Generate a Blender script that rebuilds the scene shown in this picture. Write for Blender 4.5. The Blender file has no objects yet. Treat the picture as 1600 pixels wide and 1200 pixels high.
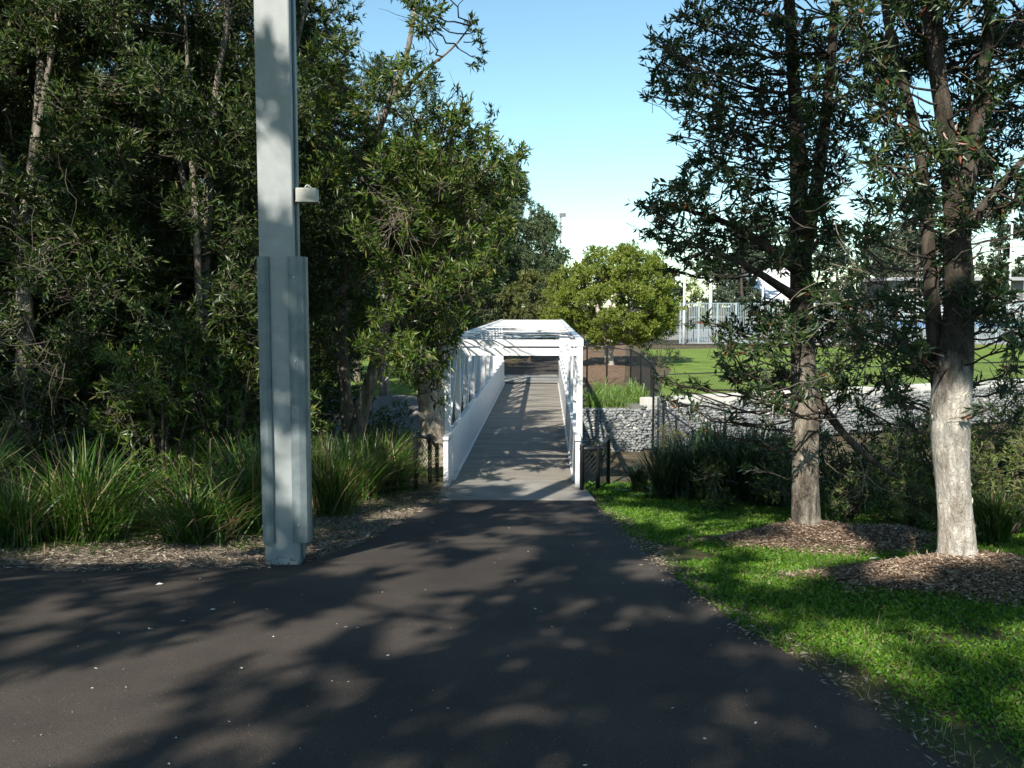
import bpy, math, random
import numpy as np
from mathutils import Vector, noise as mnoise

# ------------------------------------------------------------------ camera, sky, sun, exposure
S = bpy.context.scene
COL = S.collection
F = 1500.0                                     # focal length in pixels of a 1600 wide frame
PITCH = math.atan(125 / F)
cd = bpy.data.cameras.new('camera')
cd.sensor_width = 36; cd.lens = 36 * F / 1600; cd.clip_start = 0.05; cd.clip_end = 3000
cam = bpy.data.objects.new('camera', cd); COL.objects.link(cam)
cam.location = (0, 0, 1.6); cam.rotation_euler = (math.pi / 2 - PITCH, 0, 0)
S.camera = cam

SUN_EL = math.radians(38.0)
SUN_DIR = np.array([0.36, 0.93])               # the way shadows fall on the ground
SUN_DIR /= np.linalg.norm(SUN_DIR)
K = 1 / math.tan(SUN_EL)
AX, AY = SUN_DIR[0] * K, SUN_DIR[1] * K        # ground shift of a shadow per metre of height
w = bpy.data.worlds.new('World'); S.world = w; w.use_nodes = True
nt = w.node_tree
sky = nt.nodes.new('ShaderNodeTexSky'); sky.sky_type = 'NISHITA'; sky.sun_disc = False
sky.sun_elevation = SUN_EL
sky.sun_rotation = math.atan2(-SUN_DIR[0], -SUN_DIR[1])
sky.air_density = 1.0; sky.dust_density = 0.15; sky.ozone_density = 1.2
bg = nt.nodes['Background']; bg.inputs[1].default_value = 0.105
tint = nt.nodes.new('ShaderNodeMix'); tint.data_type = 'RGBA'; tint.blend_type = 'MULTIPLY'; tint.inputs[0].default_value = 1
tint.inputs[7].default_value = (.92, 1.13, 1.07, 1)
nt.links.new(sky.outputs[0], tint.inputs[6]); nt.links.new(tint.outputs[2], bg.inputs[0])
sd = bpy.data.lights.new('sun', 'SUN'); sd.energy = 5.0; sd.angle = math.radians(0.53); sd.color = (1, 0.93, 0.82)
sun = bpy.data.objects.new('sun', sd); COL.objects.link(sun)
sv = Vector((SUN_DIR[0] * math.cos(SUN_EL), SUN_DIR[1] * math.cos(SUN_EL), -math.sin(SUN_EL)))
sun.rotation_euler = sv.to_track_quat('-Z', 'Y').to_euler(); sun.location = (-20, -40, 40)
S.view_settings.view_transform = 'Standard'; S.view_settings.look = 'None'
S.view_settings.exposure = 0.68; S.view_settings.gamma = 1; S.view_settings.use_curve_mapping = False
S.cycles.max_bounces = 4; S.cycles.diffuse_bounces = 2; S.cycles.adaptive_threshold = 0.025; S.cycles.transparent_max_bounces = 8
S.cycles.use_denoising = True

rng = np.random.default_rng(7)

# ------------------------------------------------------------------ picture <-> place
def ray(px, py):
    a = (px - 800) / F; b = (600 - py) / F
    cp, sp = math.cos(PITCH), math.sin(PITCH)
    return np.array([a, cp + b * sp, -sp + b * cp])
def at(px, py, y):
    d = ray(px, py); return np.array([0, 0, 1.6]) + d * (y / d[1])
def sstep(a, b, t):
    t = np.clip((t - a) / (b - a), 0, 1); return t * t * (3 - 2 * t)
def pathz(y): return -1.01 * sstep(2.0, 14.3, y)
def yg(x): return 24.2 + np.clip(x - 3.3, 0, 60) * 0.47          # front of the gabion wall
def vnoise(x, y, s, seed=0):
    """cheap smooth value noise, vectorised, -1..1"""
    x = np.asarray(x, float) * s + seed * 17.3; y = np.asarray(y, float) * s - seed * 9.1
    xi = np.floor(x); yi = np.floor(y); fx = x - xi; fy = y - yi
    fx = fx * fx * (3 - 2 * fx); fy = fy * fy * (3 - 2 * fy)
    def h(a, b):
        v = np.sin(a * 127.1 + b * 311.7 + seed * 74.7) * 43758.5453; return v - np.floor(v)
    return 2 * ((h(xi, yi) * (1 - fx) + h(xi + 1, yi) * fx) * (1 - fy) + (h(xi, yi + 1) * (1 - fx) + h(xi + 1, yi + 1) * fx) * fy) - 1
MOUNDS = []; BXC = .02
def terrain(x, y):
    x = np.asarray(x, float); y = np.asarray(y, float)
    z = pathz(y)
    # gully that the bridge crosses
    Rm = sstep(0.9, 1.6, x); Lm = sstep(0.4, -1.6, x)
    side = np.maximum(sstep(0.2, 1.0, np.abs(x - 0.3 - (y - 14) * .035) - .6), 0)
    deep = sstep(14.2, 18.0, y) * 1.15
    farR = 1.0 - sstep(0.05, 0.55, y - yg(x) - 0.2)
    farL = 1.0 - sstep(20.0, 26.5, y)
    far = farR * sstep(-.2, .2, x) + farL * (1 - sstep(-.2, .2, x))
    z = z - deep * far
    z = z - .3 * sstep(1.1, .9, np.abs(x - BXC - (y - 14) * .0353)) * sstep(13.9, 14.2, y) * sstep(31.5, 31.2, y)
    upR = sstep(3.2, 3.6, x) * (1 - farR) * 0.12
    z = z + upR
    z = z + 0.035 * vnoise(x, y, 0.9, 3) * sstep(1.2, 2.6, np.abs(x - 0.1)) * sstep(3, 7, y)
    for (mx, my, rx, ry, h) in MOUNDS:
        q = ((x - mx) / rx) ** 2 + ((y - my) / ry) ** 2
        z = z + h * np.exp(-q * 1.6) 
    return z
def ground(px, py):
    d = ray(px, py); t = 3.0
    lo, hi = 1.0, 400.0
    y = 2.0
    ys = np.concatenate([np.arange(2, 60, .02), np.arange(60, 400, .5)])
    zs = 1.6 + d[2] / d[1] * ys; xs = d[0] / d[1] * ys
    below = zs <= terrain(xs, ys)
    i = int(np.argmax(below)) if below.any() else len(ys) - 1
    return np.array([xs[i], ys[i], float(terrain(xs[i], ys[i]))])
g1 = ground(1262, 857); g2 = ground(1496, 920)
MOUNDS += [(g1[0], g1[1], 0.80, 0.5, 0.20), (g1[0] + .85, g1[1] + .15, .5, .4, .12), (g2[0] + .12, g2[1] - .05, 1.1, 0.5, 0.21)]

# ------------------------------------------------------------------ mesh helpers
def link(name, me, mat=None, parent=None, smooth=False):
    o = bpy.data.objects.new(name, me); COL.objects.link(o)
    if mat is not None and not me.materials: me.materials.append(mat)
    if parent is not None: o.parent = parent
    return o
def mesh_np(name, V, Q, smooth=False):
    V = np.asarray(V, np.float32); Q = np.asarray(Q, np.int32)
    me = bpy.data.meshes.new(name); k = Q.shape[1]
    me.vertices.add(len(V)); me.vertices.foreach_set('co', V.ravel())
    me.loops.add(Q.size); me.loops.foreach_set('vertex_index', Q.ravel())
    me.polygons.add(len(Q)); me.polygons.foreach_set('loop_start', np.arange(0, Q.size, k, dtype=np.int32))
    me.polygons.foreach_set('use_smooth', np.full(len(Q), smooth))
    me.update(calc_edges=True); me.validate()
    return me
def empty(name, loc, label, cat, group=None, rz=0):
    o = bpy.data.objects.new(name, None); COL.objects.link(o); o.location = tuple(float(c) for c in loc)
    o.rotation_euler = (0, 0, rz); o.empty_display_size = .2
    o['label'] = label; o['category'] = cat
    if group: o['group'] = group
    return o
def tag(o, label=None, cat=None, group=None, kind=None):
    if label: o['label'] = label
    if cat: o['category'] = cat
    if group: o['group'] = group
    if kind: o['kind'] = kind
    return o
class MB:
    def __init__(s): s.v = []; s.f = []
    def box(s, c, size, rot=None, bev=0):
        hx, hy, hz = size[0] / 2, size[1] / 2, size[2] / 2; n = len(s.v)
        for sx, sy, sz in ((-1,-1,-1),(1,-1,-1),(1,1,-1),(-1,1,-1),(-1,-1,1),(1,-1,1),(1,1,1),(-1,1,1)):
            p = Vector((sx*hx, sy*hy, sz*hz))
            if rot is not None: p = rot @ p
            s.v.append((p.x + c[0], p.y + c[1], p.z + c[2]))
        s.f += [tuple(n + i for i in q) for q in ((0,3,2,1),(4,5,6,7),(0,1,5,4),(1,2,6,5),(2,3,7,6),(3,0,4,7))]
        return s
    def bar(s, a, b, wx, wz, up=(0, 0, 1)):
        a = Vector(a); b = Vector(b); d = b - a
        q = d.to_track_quat('Y', 'Z').to_matrix()
        return s.box(tuple((a + b) / 2), (wx, d.length, wz), q)
    def tube(s, pts, rad, n=8, cap=True):
        pts = [Vector(p) for p in pts]; base = len(s.v); m = len(pts)
        if not hasattr(rad, '__len__'): rad = [rad] * m
        ref = Vector((0, 0, 1)) if abs((pts[-1] - pts[0]).normalized().z) < .9 else Vector((0, 1, 0))
        for i, p in enumerate(pts):
            t = (pts[min(i + 1, m - 1)] - pts[max(i - 1, 0)]).normalized()
            u = t.cross(ref).normalized(); v = u.cross(t)
            for k in range(n):
                a = 2 * math.pi * k / n
                q = p + (u * math.cos(a) + v * math.sin(a)) * rad[i]
                s.v.append(tuple(q))
        for i in range(m - 1):
            for k in range(n):
                s.f.append((base + i*n + k, base + i*n + (k+1) % n, base + (i+1)*n + (k+1) % n, base + (i+1)*n + k))
        if cap:
            s.f.append(tuple(base + k for k in range(n))[::-1]); s.f.append(tuple(base + (m-1)*n + k for k in range(n)))
        return s
    def build(s, name, mat, parent=None, bevel=0, smooth=False):
        me = bpy.data.meshes.new(name); me.from_pydata(s.v, [], s.f); me.update()
        if smooth:
            me.polygons.foreach_set('use_smooth', [len(p.vertices) == 4 for p in me.polygons])
        o = link(name, me, mat, parent)
        if bevel:
            b = o.modifiers.new('bevel', 'BEVEL'); b.width = bevel; b.segments = 2; b.limit_method = 'ANGLE'
        return o
def tubes_np(P, R, n=5):
    """P (N,K,3) polylines, R (N,K) radii -> verts, quads"""
    N, Kk, _ = P.shape
    d = P[:, -1] - P[:, 0]; d /= np.linalg.norm(d, axis=1, keepdims=True) + 1e-9
    ref = np.where(np.abs(d[:, 2:3]) < .9, np.array([[0, 0, 1.]]), np.array([[0, 1., 0]]))
    u = np.cross(d, ref); u /= np.linalg.norm(u, axis=1, keepdims=True); v = np.cross(u, d)
    a = 2 * np.pi * np.arange(n) / n
    off = u[:, None, None, :] * np.cos(a)[None, None, :, None] + v[:, None, None, :] * np.sin(a)[None, None, :, None]
    V = P[:, :, None, :] + off * R[:, :, None, None]
    idx = np.arange(N * Kk * n).reshape(N, Kk, n)
    A = idx[:, :-1]; B = idx[:, 1:]
    Q = np.stack([A, np.roll(A, -1, 2), np.roll(B, -1, 2), B], -1).reshape(-1, 4)
    return V.reshape(-1, 3), Q
def leaves_np(P, D, L, W, fold=.25, g=rng):
    N = len(P); D = D / (np.linalg.norm(D, axis=1, keepdims=True) + 1e-9)
    r = g.normal(size=(N, 3)); s = np.cross(D, r); s /= np.linalg.norm(s, axis=1, keepdims=True) + 1e-9
    nn = np.cross(D, s)
    L = np.broadcast_to(L, (N,))[:, None]; W = np.broadcast_to(W, (N,))[:, None]
    mid = P + D * L * .45 + nn * W * fold
    V = np.stack([P, mid + s * W / 2, P + D * L - nn * W * fold * .6, mid - s * W / 2], 1).reshape(-1, 3)
    return V, np.arange(N * 4).reshape(N, 4)
def join_np(parts):
    Vs, Qs, o = [], [], 0
    for V, Q in parts:
        Vs.append(V); Qs.append(Q + o); o += len(V)
    return np.concatenate(Vs), np.concatenate(Qs)

# ------------------------------------------------------------------ materials
MATS = {}
def mat(name, col, rough=.7, **k):
    m = bpy.data.materials.new(name); m.use_nodes = True
    b = m.node_tree.nodes['Principled BSDF']; b.inputs['Base Color'].default_value = (*col, 1)
    b.inputs['Roughness'].default_value = rough; b.inputs['Metallic'].default_value = k.get('metal', 0)
    if 'spec' in k: b.inputs['Specular IOR Level'].default_value = k['spec']
    return m
def N(m, t, **inp):
    n = m.node_tree.nodes.new(t)
    for a, v in inp.items():
        if a.startswith('_'): setattr(n, a[1:], v)
        else: n.inputs[a].default_value = v
    return n
def L(m, a, b): m.node_tree.links.new(a, b)
def ramp(m, fac, stops):
    r = m.node_tree.nodes.new('ShaderNodeValToRGB'); e = r.color_ramp.elements
    while len(e) < len(stops): e.new(.5)
    for i, (p, c) in enumerate(stops): e[i].position = p; e[i].color = (*c, 1)
    L(m, fac, r.inputs[0]); return r.outputs[0]
def coords(m, scale=(1, 1, 1), obj=True):
    t = N(m, 'ShaderNodeTexCoord'); mp = N(m, 'ShaderNodeMapping'); mp.inputs['Scale'].default_value = scale
    L(m, t.outputs['Object'] if obj else t.outputs['Generated'], mp.inputs[0]); return mp.outputs[0]
def noisy(name, stops, scale=4, detail=6, rough=.85, bump=.3, bdist=.02, stretch=(1, 1, 1), bscale=None, spec=.3, metal=0):
    m = mat(name, stops[0][1], rough, spec=spec, metal=metal); b = m.node_tree.nodes['Principled BSDF']
    c = coords(m, stretch)
    n = N(m, 'ShaderNodeTexNoise', Scale=scale, Detail=detail, Roughness=.62); L(m, c, n.inputs['Vector'])
    L(m, ramp(m, n.outputs[0], stops), b.inputs['Base Color'])
    if bump:
        n2 = N(m, 'ShaderNodeTexNoise', Scale=bscale or scale * 5, Detail=5, Roughness=.7); L(m, c, n2.inputs['Vector'])
        bp = N(m, 'ShaderNodeBump', Strength=bump, Distance=bdist); L(m, n2.outputs[0], bp.inputs['Height']); L(m, bp.outputs[0], b.inputs['Normal'])
    return m
def leafmat(name, stops, trans=.25, rough=.42, spec=.5):
    m = mat(name, stops[0][1], rough, spec=spec); b = m.node_tree.nodes['Principled BSDF']
    g = N(m, 'ShaderNodeNewGeometry'); col = ramp(m, g.outputs['Random Per Island'], stops)
    L(m, col, b.inputs['Base Color'])
    tr = N(m, 'ShaderNodeBsdfTranslucent'); hs = N(m, 'ShaderNodeHueSaturation', Saturation=1.15, Value=1.5); L(m, col, hs.inputs['Color'])
    L(m, hs.outputs[0], tr.inputs['Color'])
    mx = N(m, 'ShaderNodeMixShader', Fac=trans); L(m, b.outputs[0], mx.inputs[1]); L(m, tr.outputs[0], mx.inputs[2])
    L(m, mx.outputs[0], m.node_tree.nodes['Material Output'].inputs[0])
    return m

M = MATS
# asphalt: dark warm grey with pale aggregate and worn patches
m = mat('asphalt', (.055, .05, .048), .88, spec=.2); b = m.node_tree.nodes['Principled BSDF']; c = coords(m)
n1 = N(m, 'ShaderNodeTexNoise', Scale=.8, Detail=5, Roughness=.6); L(m, c, n1.inputs['Vector'])
base = ramp(m, n1.outputs[0], [(.25, (.042, .036, .032)), (.5, (.064, .054, .047)), (.62, (.078, .066, .056)), (.78, (.105, .089, .074))])
n2 = N(m, 'ShaderNodeTexNoise', Scale=160, Detail=3, Roughness=.8); L(m, c, n2.inputs['Vector'])
grain = ramp(m, n2.outputs[0], [(.35, (.55, .55, .55)), (.5, (1, 1, 1)), (.68, (1.5, 1.45, 1.4))])
mx = N(m, 'ShaderNodeMix', _data_type='RGBA', _blend_type='MULTIPLY'); mx.inputs[0].default_value = 1
L(m, base, mx.inputs[6]); L(m, grain, mx.inputs[7])
vo = N(m, 'ShaderNodeTexVoronoi', Scale=55); L(m, c, vo.inputs['Vector'])
sp = ramp(m, vo.outputs['Distance'], [(.0, (1, 1, 1)), (.10, (1, 1, 1)), (.15, (0, 0, 0))])
sep = N(m, 'ShaderNodeSeparateColor'); L(m, vo.outputs['Color'], sep.inputs[0])
th = N(m, 'ShaderNodeMath', _operation='GREATER_THAN'); th.inputs[1].default_value = .86; L(m, sep.outputs[0], th.inputs[0])
mu = N(m, 'ShaderNodeMath', _operation='MULTIPLY'); L(m, sp, mu.inputs[0]); L(m, th.outputs[0], mu.inputs[1])
mx2 = N(m, 'ShaderNodeMix', _data_type='RGBA'); L(m, mu.outputs[0], mx2.inputs[0]); L(m, mx.outputs[2], mx2.inputs[6]); mx2.inputs[7].default_value = (.30, .27, .23, 1)
L(m, mx2.outputs[2], b.inputs['Base Color'])
bp = N(m, 'ShaderNodeBump', Strength=.55, Distance=.006); L(m, n2.outputs[0], bp.inputs['Height']); L(m, bp.outputs[0], b.inputs['Normal'])
M['asphalt'] = m
M['concrete'] = noisy('concrete', [(.25, (.19, .18, .16)), (.5, (.27, .255, .23)), (.75, (.35, .335, .30))], 2.2, 8, .85, .25, .004, bscale=60)
M['deck'] = noisy('deck_concrete', [(.25, (.15, .138, .118)), (.5, (.235, .217, .186)), (.75, (.31, .288, .25))], 2.4, 9, .9, .4, .006, bscale=50, stretch=(.4, 1.6, 1))
M['coping'] = noisy('coping_concrete', [(.3, (.50, .48, .44)), (.7, (.68, .66, .61))], 1.5, 6, .8, .2, .004)
M['white'] = noisy('white_paint', [(.28, (.50, .52, .52)), (.42, (.66, .67, .68)), (.6, (.70, .71, .72)), (.8, (.75, .75, .75))], 3.5, 9, .45, .05, .002, spec=.5)
M['steel_edge'] = noisy('galvanised_edge', [(.3, (.45, .46, .46)), (.7, (.6, .6, .6))], 8, 4, .5, .05, .002, metal=.4)
M['black'] = noisy('black_paint', [(.3, (.012, .013, .016)), (.7, (.03, .032, .036))], 20, 4, .4, .1, .002, spec=.5)
M['wire'] = mat('black_wire', (.02, .021, .024), .5)
M['fence_pale'] = mat('pale_fence_paint', (.30, .37, .40), .5)
M['pale_panel'] = mat('pale_mesh_panel', (.25, .32, .35), .6)
M['blue'] = mat('blue_panel', (.05, .16, .42), .5)
M['sail'] = mat('sail_cloth', (.80, .80, .80), .7)
M['roofsheet'] = noisy('roof_sheet', [(.3, (.24, .25, .26)), (.7, (.32, .33, .34))], 2, 3, .6, 0)
M['wall_grey'] = noisy('rendered_wall', [(.3, (.13, .14, .145)), (.7, (.19, .20, .205))], 1, 3, .8, 0)
M['dark_glass'] = mat('dark_glass', (.02, .03, .035), .15)
# column: pale painted steel with scuffs near the foot
m = mat('column_paint', (.42, .46, .43), .42, spec=.5); b = m.node_tree.nodes['Principled BSDF']; c = coords(m)
n1 = N(m, 'ShaderNodeTexNoise', Scale=5, Detail=7, Roughness=.65); L(m, c, n1.inputs['Vector'])
col = ramp(m, n1.outputs[0], [(.3, (.25, .275, .285)), (.55, (.31, .335, .34)), (.8, (.38, .40, .395))])
n2 = N(m, 'ShaderNodeTexNoise', Scale=38, Detail=4, Roughness=.7); L(m, c, n2.inputs['Vector'])
sx = N(m, 'ShaderNodeSeparateXYZ'); L(m, c, sx.inputs[0])
mr = N(m, 'ShaderNodeMapRange'); mr.inputs[1].default_value = .34; mr.inputs[2].default_value = .0; mr.inputs[3].default_value = -.25; mr.inputs[4].default_value = .20; L(m, sx.outputs[2], mr.inputs[0])
ad = N(m, 'ShaderNodeMath', _operation='ADD'); L(m, n2.outputs[0], ad.inputs[0]); L(m, mr.outputs[0], ad.inputs[1])
msk = ramp(m, ad.outputs[0], [(.66, (0, 0, 0)), (.70, (1, 1, 1))])
mx = N(m, 'ShaderNodeMix', _data_type='RGBA'); L(m, msk, mx.inputs[0]); L(m, col, mx.inputs[6]); mx.inputs[7].default_value = (.09, .085, .08, 1)
L(m, mx.outputs[2], b.inputs['Base Color'])
bp = N(m, 'ShaderNodeBump', Strength=.08, Distance=.004); L(m, n1.outputs[0], bp.inputs['Height']); L(m, bp.outputs[0], b.inputs['Normal'])
M['column'] = m
M['galv'] = noisy('galvanised_guard', [(.3, (.12, .155, .17)), (.5, (.17, .21, .225)), (.72, (.23, .265, .27))], 6, 7, .5, .08, .003, spec=.5, metal=.25)
M['box'] = mat('box_paint', (.40, .40, .36), .5)
# ground
M['soil'] = noisy('soil', [(.25, (.055, .042, .028)), (.45, (.10, .08, .05)), (.6, (.13, .11, .07)), (.78, (.20, .17, .12))], 3.5, 9, .95, .8, .03, spec=.1)
M['litter_soil'] = noisy('litter_soil', [(.3, (.05, .04, .03)), (.5, (.12, .095, .07)), (.7, (.22, .18, .13))], 14, 9, .95, .9, .02, spec=.1)
M['mulch'] = noisy('bark_mulch', [(.3, (.07, .042, .026)), (.5, (.15, .098, .062)), (.72, (.26, .18, .12))], 22, 9, .95, 1, .02, spec=.1)
M['under_lawn'] = noisy('turf_soil', [(.3, (.11, .085, .055)), (.5, (.09, .085, .04)), (.62, (.055, .08, .025)), (.8, (.05, .09, .02))], 2.6, 9, .95, .8, .02, spec=.1, bscale=40)
M['far_lawn'] = noisy('far_lawn', [(.3, (.11, .17, .03)), (.6, (.17, .24, .05)), (.8, (.22, .28, .08))], .9, 10, .9, .6, .03, spec=.1, bscale=25)
M['gravel'] = noisy('gravel_bank', [(.3, (.16, .16, .155)), (.5, (.25, .25, .235)), (.7, (.34, .33, .31))], 9, 9, .95, 1, .05, spec=.1)
M['mulch_far'] = noisy('far_mulch', [(.3, (.13, .085, .055)), (.55, (.22, .15, .10)), (.75, (.28, .2, .14))], 5, 9, .95, .8, .03, spec=.1)
M['chip'] = leafmat('chips', [(0, (.09, .06, .042)), (.4, (.20, .14, .10)), (.8, (.36, .27, .20)), (1, (.52, .42, .33))], 0, .9, .1)
M['litter'] = leafmat('leaf_litter', [(0, (.09, .07, .055)), (.5, (.20, .165, .125)), (.85, (.32, .27, .21)), (1, (.48, .42, .34))], 0, .8, .2)
M['palechip'] = leafmat('pale_debris', [(0, (.4, .37, .3)), (1, (.65, .62, .55))], 0, .8, .2)
# plants
M['leaf_r'] = leafmat('paperbark_leaf_dark', [(0, (.016, .040, .014)), (.5, (.030, .062, .018)), (.85, (.06, .095, .025)), (.965, (.085, .11, .035)), (.98, (.22, .06, .035)), (1, (.26, .09, .04))], .16, .4)
M['leaf_l'] = leafmat('paperbark_leaf_green', [(0, (.029, .060, .009)), (.5, (.062, .112, .013)), (.88, (.11, .165, .022)), (1, (.21, .17, .05))], .22, .42)
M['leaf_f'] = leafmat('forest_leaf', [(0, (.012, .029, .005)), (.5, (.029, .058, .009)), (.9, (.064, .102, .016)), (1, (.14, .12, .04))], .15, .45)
M['leaf_ball'] = leafmat('lime_leaf', [(0, (.11, .155, .02)), (.5, (.18, .235, .03)), (1, (.25, .28, .06))], .3, .5)
M['leaf_gum'] = leafmat('gum_leaf', [(0, (.035, .06, .025)), (.5, (.06, .095, .035)), (1, (.11, .13, .05))], .2, .5)
M['leaf_yel'] = leafmat('olive_leaf', [(0, (.07, .085, .02)), (.5, (.12, .14, .035)), (1, (.18, .18, .055))], .25, .5)
M['leaf_dist'] = leafmat('distant_leaf', [(0, (.025, .045, .025)), (1, (.065, .09, .045))], .15, .6)
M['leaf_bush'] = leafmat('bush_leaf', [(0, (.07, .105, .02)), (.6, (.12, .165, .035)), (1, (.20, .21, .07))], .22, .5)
M['blade'] = leafmat('strappy_blade', [(0, (.02, .055, .007)), (.45, (.045, .11, .012)), (.76, (.085, .17, .022)), (.84, (.18, .135, .07)), (1, (.34, .26, .14))], .2, .42)
M['flax'] = leafmat('flax_blade', [(0, (.018, .035, .016)), (.7, (.035, .062, .025)), (1, (.055, .085, .035))], .08, .32)
M['grass'] = leafmat('lawn_clover', [(0, (.038, .105, .006)), (.5, (.082, .195, .010)), (.9, (.135, .27, .018)), (1, (.26, .24, .09))], .28, .55)
M['dry_grass'] = leafmat('dry_grass', [(0, (.08, .16, .02)), (.5, (.16, .22, .05)), (1, (.32, .27, .13))], .3, .5)
M['grass_far'] = leafmat('tuft_blade', [(0, (.09, .18, .03)), (1, (.2, .3, .07))], .3, .5)
def barkmat(name, stops, bump=1.0, sc=9, dark=None):
    m = mat(name, stops[0][1], .9, spec=.15); b = m.node_tree.nodes['Principled BSDF']; c = coords(m, (1, 1, .40))
    n = N(m, 'ShaderNodeTexNoise', Scale=sc, Detail=9, Roughness=.68, Distortion=.6); L(m, c, n.inputs['Vector'])
    col = ramp(m, n.outputs[0], stops)
    if dark:                                     # darker bark higher up, with the crown's shade put into the colour
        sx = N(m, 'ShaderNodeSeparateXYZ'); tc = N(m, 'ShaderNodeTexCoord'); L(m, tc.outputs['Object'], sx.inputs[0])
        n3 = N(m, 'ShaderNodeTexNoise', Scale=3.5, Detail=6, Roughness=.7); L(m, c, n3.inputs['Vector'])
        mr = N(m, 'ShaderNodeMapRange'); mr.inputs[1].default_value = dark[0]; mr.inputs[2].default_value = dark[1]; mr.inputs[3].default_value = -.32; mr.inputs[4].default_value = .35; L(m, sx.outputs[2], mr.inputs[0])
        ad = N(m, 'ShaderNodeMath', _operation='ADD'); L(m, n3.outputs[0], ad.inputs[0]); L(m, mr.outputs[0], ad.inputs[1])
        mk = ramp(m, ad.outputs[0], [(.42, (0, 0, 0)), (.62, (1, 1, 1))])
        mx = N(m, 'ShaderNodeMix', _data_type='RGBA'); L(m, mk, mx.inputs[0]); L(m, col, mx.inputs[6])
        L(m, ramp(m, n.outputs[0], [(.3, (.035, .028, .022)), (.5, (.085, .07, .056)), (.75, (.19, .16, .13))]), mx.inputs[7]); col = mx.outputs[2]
    L(m, col, b.inputs['Base Color'])
    n2 = N(m, 'ShaderNodeTexNoise', Scale=sc * 2.6, Detail=6, Roughness=.7, Distortion=1.2); L(m, c, n2.inputs['Vector'])
    v = N(m, 'ShaderNodeTexVoronoi', Scale=sc * 1.6, _feature='DISTANCE_TO_EDGE'); L(m, c, v.inputs['Vector'])
    mu = N(m, 'ShaderNodeMath', _operation='MULTIPLY'); L(m, n2.outputs[0], mu.inputs[0]); mu.inputs[1].default_value = 1.5
    ad = N(m, 'ShaderNodeMath', _operation='ADD'); L(m, mu.outputs[0], ad.inputs[0]); mv = N(m, 'ShaderNodeMath', _operation='MULTIPLY'); L(m, v.outputs[0], mv.inputs[0]); mv.inputs[1].default_value = .3; L(m, mv.outputs[0], ad.inputs[1])
    bp = N(m, 'ShaderNodeBump', Strength=bump, Distance=.03); L(m, ad.outputs[0], bp.inputs['Height']); L(m, bp.outputs[0], b.inputs['Normal'])
    return m
M['bark_pale'] = barkmat('paperbark_pale', [(.28, (.14, .095, .07)), (.42, (.42, .37, .31)), (.6, (.60, .55, .48)), (.8, (.74, .69, .62))])
M['bark_pale_up'] = barkmat('paperbark_pale_shaded_top', [(.27, (.17, .11, .08)), (.38, (.46, .40, .33)), (.55, (.66, .61, .54)), (.8, (.80, .76, .70))], 1.3, 8, (.5, 1.9))
M['bark_mid_up'] = barkmat('paperbark_mottled_shaded_top', [(.32, (.06, .048, .04)), (.46, (.19, .16, .13)), (.56, (.36, .32, .26)), (.75, (.62, .56, .47))], 1.3, 8, (.9, 2.0))
M['bark_mid'] = barkmat('paperbark_mottled', [(.3, (.07, .055, .045)), (.45, (.20, .175, .145)), (.6, (.34, .30, .25)), (.78, (.55, .50, .42))])
M['bark_dark'] = barkmat('bark_dark', [(.3, (.03, .025, .02)), (.5, (.075, .062, .05)), (.75, (.16, .135, .11))], .8)
M['twig'] = mat('twig_grey', (.11, .09, .07), .9)
M['twig_dead'] = mat('twig_dead', (.20, .17, .13), .9)
M['flake'] = leafmat('bark_flake', [(0, (.22, .16, .12)), (.5, (.5, .44, .36)), (1, (.7, .65, .56))], 0, .9, .1)
M['stone'] = leafmat('gabion_stone', [(0, (.19, .20, .205)), (.5, (.25, .265, .265)), (.93, (.31, .325, .32)), (.95, (.50, .46, .39)), (1, (.6, .57, .5))], 0, .9, .2)
M['wiremesh'] = mat('gabion_wire', (.25, .26, .26), .5, metal=.4)
M['leaf_red'] = mat('red_leaf', (.5, .04, .03), .5)

# ------------------------------------------------------------------ the setting: ground and paving
def drape(name, Lp, Rp, nu, nv, off, mt, kind='structure', skirt=0):
    """sheet between two polylines of (x, y), following the ground"""
    def rs(P, n):
        P = np.array(P, float); s = np.concatenate([[0], np.cumsum(np.linalg.norm(np.diff(P, axis=0), axis=1))])
        t = np.linspace(0, s[-1], n); return np.stack([np.interp(t, s, P[:, 0]), np.interp(t, s, P[:, 1])], 1)
    A = rs(Lp, nv); B = rs(Rp, nv); t = np.linspace(0, 1, nu)[None, :, None]
    XY = A[:, None] * (1 - t) + B[:, None] * t
    Z = terrain(XY[..., 0], XY[..., 1]) + off
    V = np.concatenate([XY, Z[..., None]], -1).reshape(-1, 3)
    i = np.arange(nv * nu).reshape(nv, nu)
    Q = np.stack([i[:-1, :-1], i[:-1, 1:], i[1:, 1:], i[1:, :-1]], -1).reshape(-1, 4)
    o = link(name, mesh_np(name, V, Q, True), mt); o['kind'] = kind
    return o
def axis(fine, step, far, n):
    a, b = fine; core = np.arange(a, b + step, step); g = np.geomspace(1, far, n)
    return np.concatenate([(a - g)[::-1], core, b + g])
xs = axis((-16, 20), .25, 500, 18); ys = axis((-6, 36), .2, 700, 20)
ys = ys[ys > -220]
X, Y = np.meshgrid(xs, ys); Z = terrain(X, Y)
# the strip of ground under the bridge deck and paving sits a little lower, so nothing pokes through
V = np.stack([X, Y, Z], -1).reshape(-1, 3)
i = np.arange(V.shape[0]).reshape(X.shape)
Q = np.stack([i[:-1, :-1], i[:-1, 1:], i[1:, 1:], i[1:, :-1]], -1).reshape(-1, 4)
g = link('ground', mesh_np('ground', V, Q, True), M['soil']); g['kind'] = 'structure'

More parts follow.
